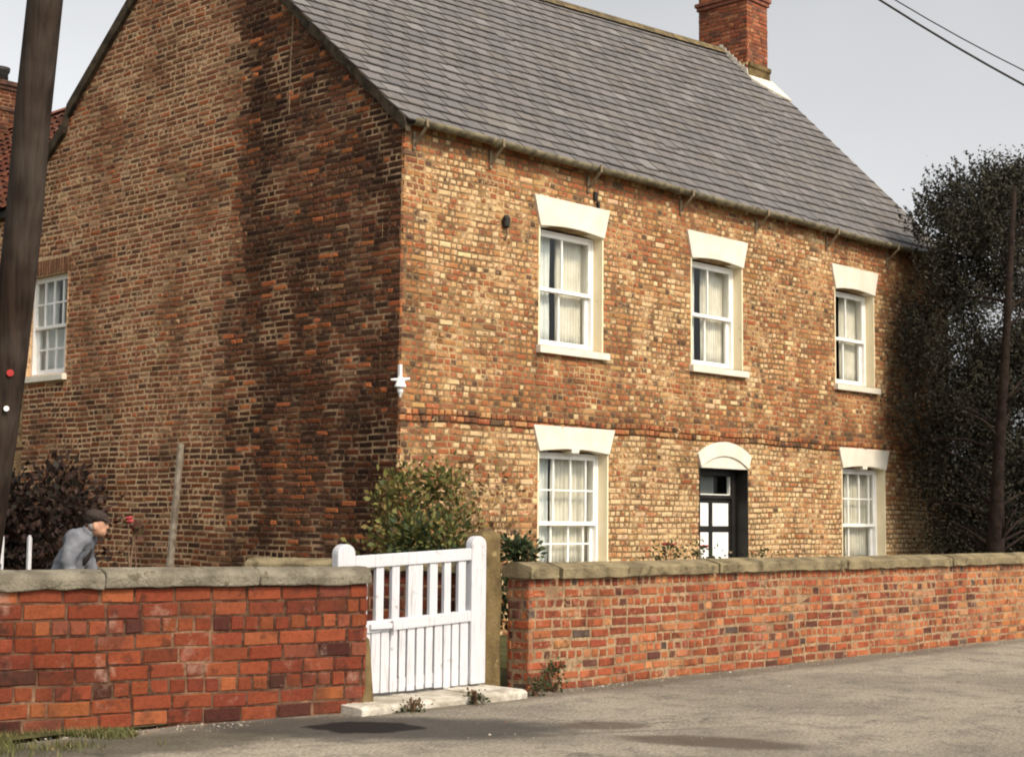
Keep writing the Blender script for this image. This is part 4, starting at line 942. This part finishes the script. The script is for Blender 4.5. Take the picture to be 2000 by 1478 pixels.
# climbing rose twigs on the front wall
cl = tag(empty('climbing_plant', (1.4, -.15, 0)), 'thin brown climbing plant on the front wall left of the downstairs window', 'climber'); g = random.Random(14); st = MB(); cen = []
for k in range(16):
    p = Vector((.7 + g.uniform(-.3, .5), -.14, 0)); q = [p]
    for i in range(7): p = p + Vector((g.uniform(-.06, .17), g.uniform(-.03, .02), g.uniform(.18, .36))); p.y = max(-.32, min(-.05, p.y)); q.append(p); cen.append(tuple(p))
    st.tube(q, [.009 - .001 * i for i in range(8)], 5)
st.build('stems', 'twig', cl); leaf_cloud('foliage', clumps([c for c in cen if c[2] < 2.3], 5, (.10, .04, .10), 5), .045, [(.16, .11, .045), (.12, .10, .03), (.20, .13, .06), (.10, .06, .03)], 'leaf', cl, 15)
shrub('rose_bush', 'low rose bush with red blooms under the front wall, between window and door', 'rose bush', 4.35, -.55, 1.08, .34, 22, 16, .034, DEEP, 31, .3, 9, flowers=3)
shrub('rose_bush', 'second rose bush with red blooms, just left of the front door', 'rose bush', 5.15, -.55, 1.05, .30, 18, 16, .034, DEEP, 32, .3, 8, flowers=2)
shrub('rose_bush', 'spindly pale-flowered bush in front of the black door', 'rose bush', 6.35, -.75, 1.08, .30, 16, 14, .034, DEEP, 33, .3, 9)
shrub('rose_bush', 'single red rose stem in front of the man by the gable', 'rose bush', -3.72, -.25, 1.40, .10, 8, 6, .05, [(.10, .045, .03), (.07, .05, .025)], 34, .6, 4, flowers=3, sig=.04)
# weeds at the wall foot and on the threshold
def weed(label, x, y, h, rad, seed, n=10): shrub('weed', label, 'weed', x, y, h, rad, n, 34, .019, DEEP + [(.09, .09, .035), (.12, .09, .045)], seed, .01, 3, 'weeds at the foot of the walls', sig=.035)
weed('dark green weed clump at the foot of the right wall beside the threshold', -2.62, -4.66, .12, .08, 41, 8)
weed('taller weed growing against the near end of the right wall', -2.30, -4.55, .22, .08, 42, 9)
weed('small weed on the front of the threshold stone, near its middle', -3.38, -4.70, .06, .03, 43, 4)
weed('flat weed in front of the left part of the threshold', -4.10, -4.74, .035, .09, 44, 4)
# rough grass at the bottom left
g = np.random.default_rng(3); V = []; F = []; Cc = []
for k in range(5200):
    t = g.random(); x = -8.3 + 2.15 * t ** .8; yl = -3.66 - .225 * (x + 8.3) ; y = yl - .03 - abs(g.normal()) * .42 * (1.0 - .35 * t)
    if nz(x * 2.2, y * 2.2, 7) < -.25 + .35 * t: continue
    h = g.uniform(.03, .085) * (1.15 - .5 * t); a = g.uniform(0, 6.283); wv = .004; dx, dy = math.cos(a), math.sin(a); ln = g.uniform(0, .05); b = len(V)
    V += [(x - dy * wv, y + dx * wv, 0), (x + dy * wv, y - dx * wv, 0), (x + dx * ln * .5 + dy * wv * .6, y + dy * ln * .5 - dx * wv * .6, h * .6), (x + dx * ln, y + dy * ln, h)]
    F.append((b, b + 1, b + 2, b + 3)); c = (np.array([(.11, .12, .04), (.15, .14, .05), (.20, .165, .075), (.08, .095, .03)])[g.integers(4)] * g.uniform(.7, 1.3)); Cc.append(tuple(c))
gm = MB(); gm.v = V; gm.f = F; gm.c = Cc
tag(gm.build('verge_grass', 'leaf'), 'rough grass along the foot of the near wall', 'grass', kind='stuff')

g = np.random.default_rng(12); gm = MB()
for k in range(2600):
    if k < 1500: x = g.uniform(-2.5, 9.5); y = -4.47 - abs(g.normal()) * .16
    elif k < 2100: x = g.uniform(-8.0, -4.3); y = -3.60 - .2206 * (x + 8.5) - .03 - abs(g.normal()) * .14
    else: x = g.uniform(-7, 6); y = g.uniform(-8.5, -4.7)
    if y > -4.15 and x > -4.3: continue
    a = g.uniform(.003, .011) * (1.6 if g.random() < .06 else 1); t = g.uniform(0, 3.14); cs, sn = math.cos(t) * a, math.sin(t) * a; e = g.uniform(.5, .9)
    q = [(x + cs, y + sn, .0), (x - sn * e, y + cs * e, .0), (x - cs, y - sn, .0), (x + sn * e, y - cs * e, .0), (x + cs * .1, y, a * .9)]
    c = np.array([(.30, .26, .20), (.20, .175, .14), (.40, .36, .30), (.24, .10, .06)])[g.choice(4, p=[.4, .3, .18, .12])] * g.uniform(.7, 1.2)
    gm.add(q, [(0, 1, 4), (1, 2, 4), (2, 3, 4), (3, 0, 4)], tuple(c))
tag(gm.build('road_grit', 'grit'), 'loose grit and pebbles along the wall foot', 'grit', kind='stuff')
# ------------------------------------------------------------------ poles, wires, white posts
pl = tag(empty('utility_pole', (-6.42, -2.2, 0)), 'leaning wooden utility pole at the left edge, brown and grey', 'pole')
pts = [(-6.43, -2.20, -.1), (-6.40, -2.30, .5), (-6.365, -2.55, 2.04), (-6.352, -2.64, 2.6), (-6.342, -2.773, 3.62), (-6.350, -2.861, 4.43), (-6.352, -2.987, 5.32), (-6.36, -3.15, 6.6), (-6.36, -3.30, 7.8)]
m = MB(); m.tube(pts, [.150, .146, .142, .140, .137, .135, .132, .128, .122], 20); m.build('shaft', 'pole', pl, True)
def disc(c, rad, mat, name):
    v = (CAM - Vector(c)); v.z = 0; v.normalize(); c = Vector(c) + v * .140; m = MB(); m.tube([c, c + v * .012], rad, 14); m.build(name, mat, pl)
disc((-6.332, -2.64, 2.50), .026, 'red', 'marker'); disc((-6.338, -2.615, 2.235), .020, 'white_tag', 'marker')
wires = [(Vector((5.273, -3.32, 8.215)), Vector((6.666, -4.631, 7.115)), .016, 'thick black overhead cable, the lower of two at the upper right'), (Vector((5.412, -3.465, 8.216)), Vector((6.653, -4.642, 7.301)), .009, 'thin black overhead wire, the upper of two at the upper right')]
for a, b, rad, lab in wires:
    d = b - a; p = [a + d * t + Vector((0, 0, -.10 * (t - .5) * (.5 - t) * -1 * -1)) for t in np.linspace(-3.2, 4.0, 30)]
    m = MB(); m.tube(p, rad, 6); tag(m.build('overhead_wire', 'cableblack', None, True), lab, 'wire', 'overhead wires')
for (x, y, h, wd, lab) in ((-4.66, -.005, 1.23, .036, 'white painted post in front of the dark bush, left of the man'), (-4.85, .195, 1.24, .055, 'white post cut by the left edge of the picture')):
    m = MB((x, y, 0)); m.box(-wd / 2, wd / 2, -wd / 2, wd / 2, -.02, h); m.prism([(-wd / 2, h), (wd / 2, h), (0, h + .03)], -wd / 2, wd / 2)
    tag(bevel(m.build('white_post', 'gate'), .004), lab, 'post', 'white posts behind the near wall')

# ------------------------------------------------------------------ the man
MO = Vector((-4.985, -1.215, 0)); F_ = Vector((.691, -.723, 0)).normalized(); L_ = Vector((.723, .691, 0)).normalized()
def mp(f, l, z): return MO + F_ * (f * .80 - .02) + L_ * l + Vector((0, 0, z))
def skin_mesh(name, nodes, edges, sub=2):
    me = bpy.data.meshes.new(name + '_t'); me.from_pydata([tuple(mp(*n[:3])) for n in nodes], edges, []); o = bpy.data.objects.new(name + '_t', me); COL.objects.link(o)
    sk = o.modifiers.new('skin', 'SKIN'); sk.use_smooth_shade = True
    for i, n in enumerate(nodes): me.skin_vertices[0].data[i].radius = (n[3], n[4] if len(n) > 4 else n[3]); me.skin_vertices[0].data[i].use_root = (i == 0)
    sb = o.modifiers.new('sub', 'SUBSURF'); sb.levels = sub; sb.render_levels = sub
    dg = bpy.context.evaluated_depsgraph_get(); ev = o.evaluated_get(dg); out = bpy.data.meshes.new_from_object(ev)
    bpy.data.objects.remove(o); return out
def join_remesh(name, meshes, vox, mat, parent, smooth=2):
    V = []; F = []
    for me in meshes:
        b = len(V); V += [tuple(v.co) for v in me.vertices]; F += [tuple(b + i for i in p.vertices) for p in me.polygons]
    me = bpy.data.meshes.new(name); me.from_pydata(V, [], F); o = bpy.data.objects.new(name + '_t', me); COL.objects.link(o)
    rm = o.modifiers.new('remesh', 'REMESH'); rm.mode = 'VOXEL'; rm.voxel_size = vox
    sm = o.modifiers.new('smooth', 'SMOOTH'); sm.factor = .5; sm.iterations = smooth
    dg = bpy.context.evaluated_depsgraph_get(); out = bpy.data.meshes.new_from_object(o.evaluated_get(dg)); out.name = name; bpy.data.objects.remove(o)
    out.materials.clear(); return link(name, out, mat, parent, True)
def ellip(c, rf, rl, rz, tilt=0.0, seg=20, rings=14):
    V = []; ct, s_ = math.cos(tilt), math.sin(tilt)
    for i in range(rings + 1):
        ph = math.pi * i / rings
        for j in range(seg):
            th = 2 * math.pi * j / seg; a, b, d = rf * math.sin(ph) * math.cos(th), rl * math.sin(ph) * math.sin(th), rz * math.cos(ph)
            V.append(tuple(mp(c[0] + a * ct + d * s_, c[1] + b, c[2] - a * s_ + d * ct)))
    me = bpy.data.meshes.new('e'); me.from_pydata(V, [], [(i * seg + j, i * seg + (j + 1) % seg, (i + 1) * seg + (j + 1) % seg, (i + 1) * seg + j) for i in range(rings) for j in range(seg)]); return me
man = tag(empty('person', MO), 'stooping man in a blue-grey jacket and dark flat cap walking behind the near wall', 'person')
# spine, legs, arms: (forward, left, up, radius)
nodes = [(0, 0, .86, .115), (.05, 0, 1.00, .12), (.13, 0, 1.14, .125), (.22, 0, 1.25, .10), (.275, 0, 1.305, .052), (.315, 0, 1.335, .050)]; edges = [(0, 1), (1, 2), (2, 3), (3, 4), (4, 5)]
def chain(start, pts):
    global nodes, edges
    prev = start
    for p in pts: nodes.append(p); edges.append((prev, len(nodes) - 1)); prev = len(nodes) - 1
    return prev
for s in (1, -1):
    st_ = .16 * s
    chain(0, [(.0, .10 * s, .80, .085), (.05 + st_ * .5, .11 * s, .45, .058), (-.03 + st_, .11 * s, .09, .038), (.10 + st_, .12 * s, .045, .036), (.17 + st_, .12 * s, .04, .028)])
    e = chain(3, [(.185, .150 * s, 1.20, .045), (.16 + .05 * s, .222 * s, .985, .036), (.36 + .03 * s, .19 * s, .86, .027), (.42 + .03 * s, .18 * s, .845, .030)])
    for k, (dl, ln) in enumerate(((-.03, .062), (-.01, .072), (.010, .068), (.028, .052))):
        chain(e, [(nodes[e][0] + .035, nodes[e][1] + dl, .838, .0095), (nodes[e][0] + .035 + ln * .6, nodes[e][1] + dl * 1.1, .815, .0085), (nodes[e][0] + .035 + ln * .75, nodes[e][1] + dl * 1.1, .79, .0075)])
    chain(e, [(nodes[e][0] + .005, nodes[e][1] - .032 * s, .835, .010), (nodes[e][0] + .045, nodes[e][1] - .05 * s, .815, .009)])
body = skin_mesh('body', nodes, edges, 2)
HC = (.372, 0, 1.372)
head = [ellip(HC, .098, .075, .112, .35), ellip((.405, 0, 1.322), .062, .055, .062, .3), ellip((.468, 0, 1.352), .022, .016, .026, -.3), ellip((.445, 0, 1.318), .020, .026, .012), ellip((.436, 0, 1.290), .024, .028, .020),
        ellip((.440, .03, 1.385), .016, .022, .010), ellip((.440, -.03, 1.385), .016, .022, .010), ellip((.362, .076, 1.352), .022, .012, .034), ellip((.362, -.076, 1.352), .022, .012, .034)]
join_remesh('body', [body] + head, .0065, 'skin', man, 2)
for s in (1, -1):
    me = ellip((.452, .032 * s, 1.368), .010, .012, .009); me.name = 'eye'; link('eye', me, 'hair', man, True)
jn = [(0, 0, .80, .130, .14), (.02, 0, .92, .130, .14), (.07, 0, 1.03, .132), (.145, 0, 1.15, .135), (.205, 0, 1.255, .130), (.262, 0, 1.300, .082)]; je = [(i, i + 1) for i in range(5)]
for s in (1, -1):
    b = len(jn); jn += [(.185, .150 * s, 1.222, .096), (.165 + .02 * s, .215 * s, 1.10, .066), (.16 + .05 * s, .225 * s, .985, .060), (.26 + .04 * s, .215 * s, .92, .056), (.345 + .03 * s, .195 * s, .868, .050)]; je += [(4, b), (b, b + 1), (b + 1, b + 2), (b + 2, b + 3), (b + 3, b + 4)]
jk = skin_mesh('jacket', jn, je, 2)
skirt = [ellip((.01, 0, .84), .14, .17, .17)]
jo = join_remesh('jacket', [jk] + skirt, .011, 'jacket', man, 2)
tx = bpy.data.textures.new('cloth folds', 'CLOUDS'); tx.noise_scale = .11; dm_ = jo.modifiers.new('folds', 'DISPLACE'); dm_.texture = tx; dm_.strength = .040; dm_.mid_level = .35; dm_.texture_coords = 'GLOBAL'
col_ = MB(); ring = []
for t in np.linspace(0, 6.283, 17)[:-1]:
    for (k, dz) in ((.070, -.02), (.064, .03)): ring.append(mp(.272 + math.cos(t) * k + dz * .5, math.sin(t) * k * 1.15, 1.298 + dz - math.cos(t) * .035))
col_.add(ring, [(2 * i, (2 * i + 2) % 32, (2 * i + 3) % 32, 2 * i + 1) for i in range(16)]); o = col_.build('collar', 'jacket', man, True); o.modifiers.new('t', 'SOLIDIFY').thickness = .008
join_remesh('pullover', [ellip((.185, 0, 1.13), .125, .085, .14, .5)], .010, 'shirt', man)
tn = [(0, 0, .82, .135), (.0, 0, .76, .13)]; te = [(0, 1)]
for s in (1, -1):
    st_ = .16 * s; b = len(tn); tn += [(.0, .10 * s, .70, .105), (.05 + st_ * .5, .11 * s, .45, .082), (-.02 + st_, .11 * s, .12, .070)]; te += [(1, b), (b, b + 1), (b + 1, b + 2)]
join_remesh('trousers', [skin_mesh('trousers', tn, te, 2)], .012, 'trouser', man)
for s in (1, -1):
    st_ = .16 * s; join_remesh('boot', [ellip((.07 + st_, .115 * s, .055), .135, .050, .052), ellip((-.03 + st_, .112 * s, .11), .055, .05, .075)], .010, 'boot', man)
join_remesh('hair', [ellip((.325, 0, 1.352), .062, .078, .052, .3)], .008, 'hair', man)
# flat cap: crown sloping forward and a short peak
cap = [ellip((.352, 0, 1.440), .128, .108, .062, .16), ellip((.315, 0, 1.420), .088, .094, .062, .1), ellip((.462, 0, 1.409), .058, .072, .012, .40)]
join_remesh('flat_cap', cap, .006, 'cap', man, 3)
print('objects', len(bpy.data.objects))
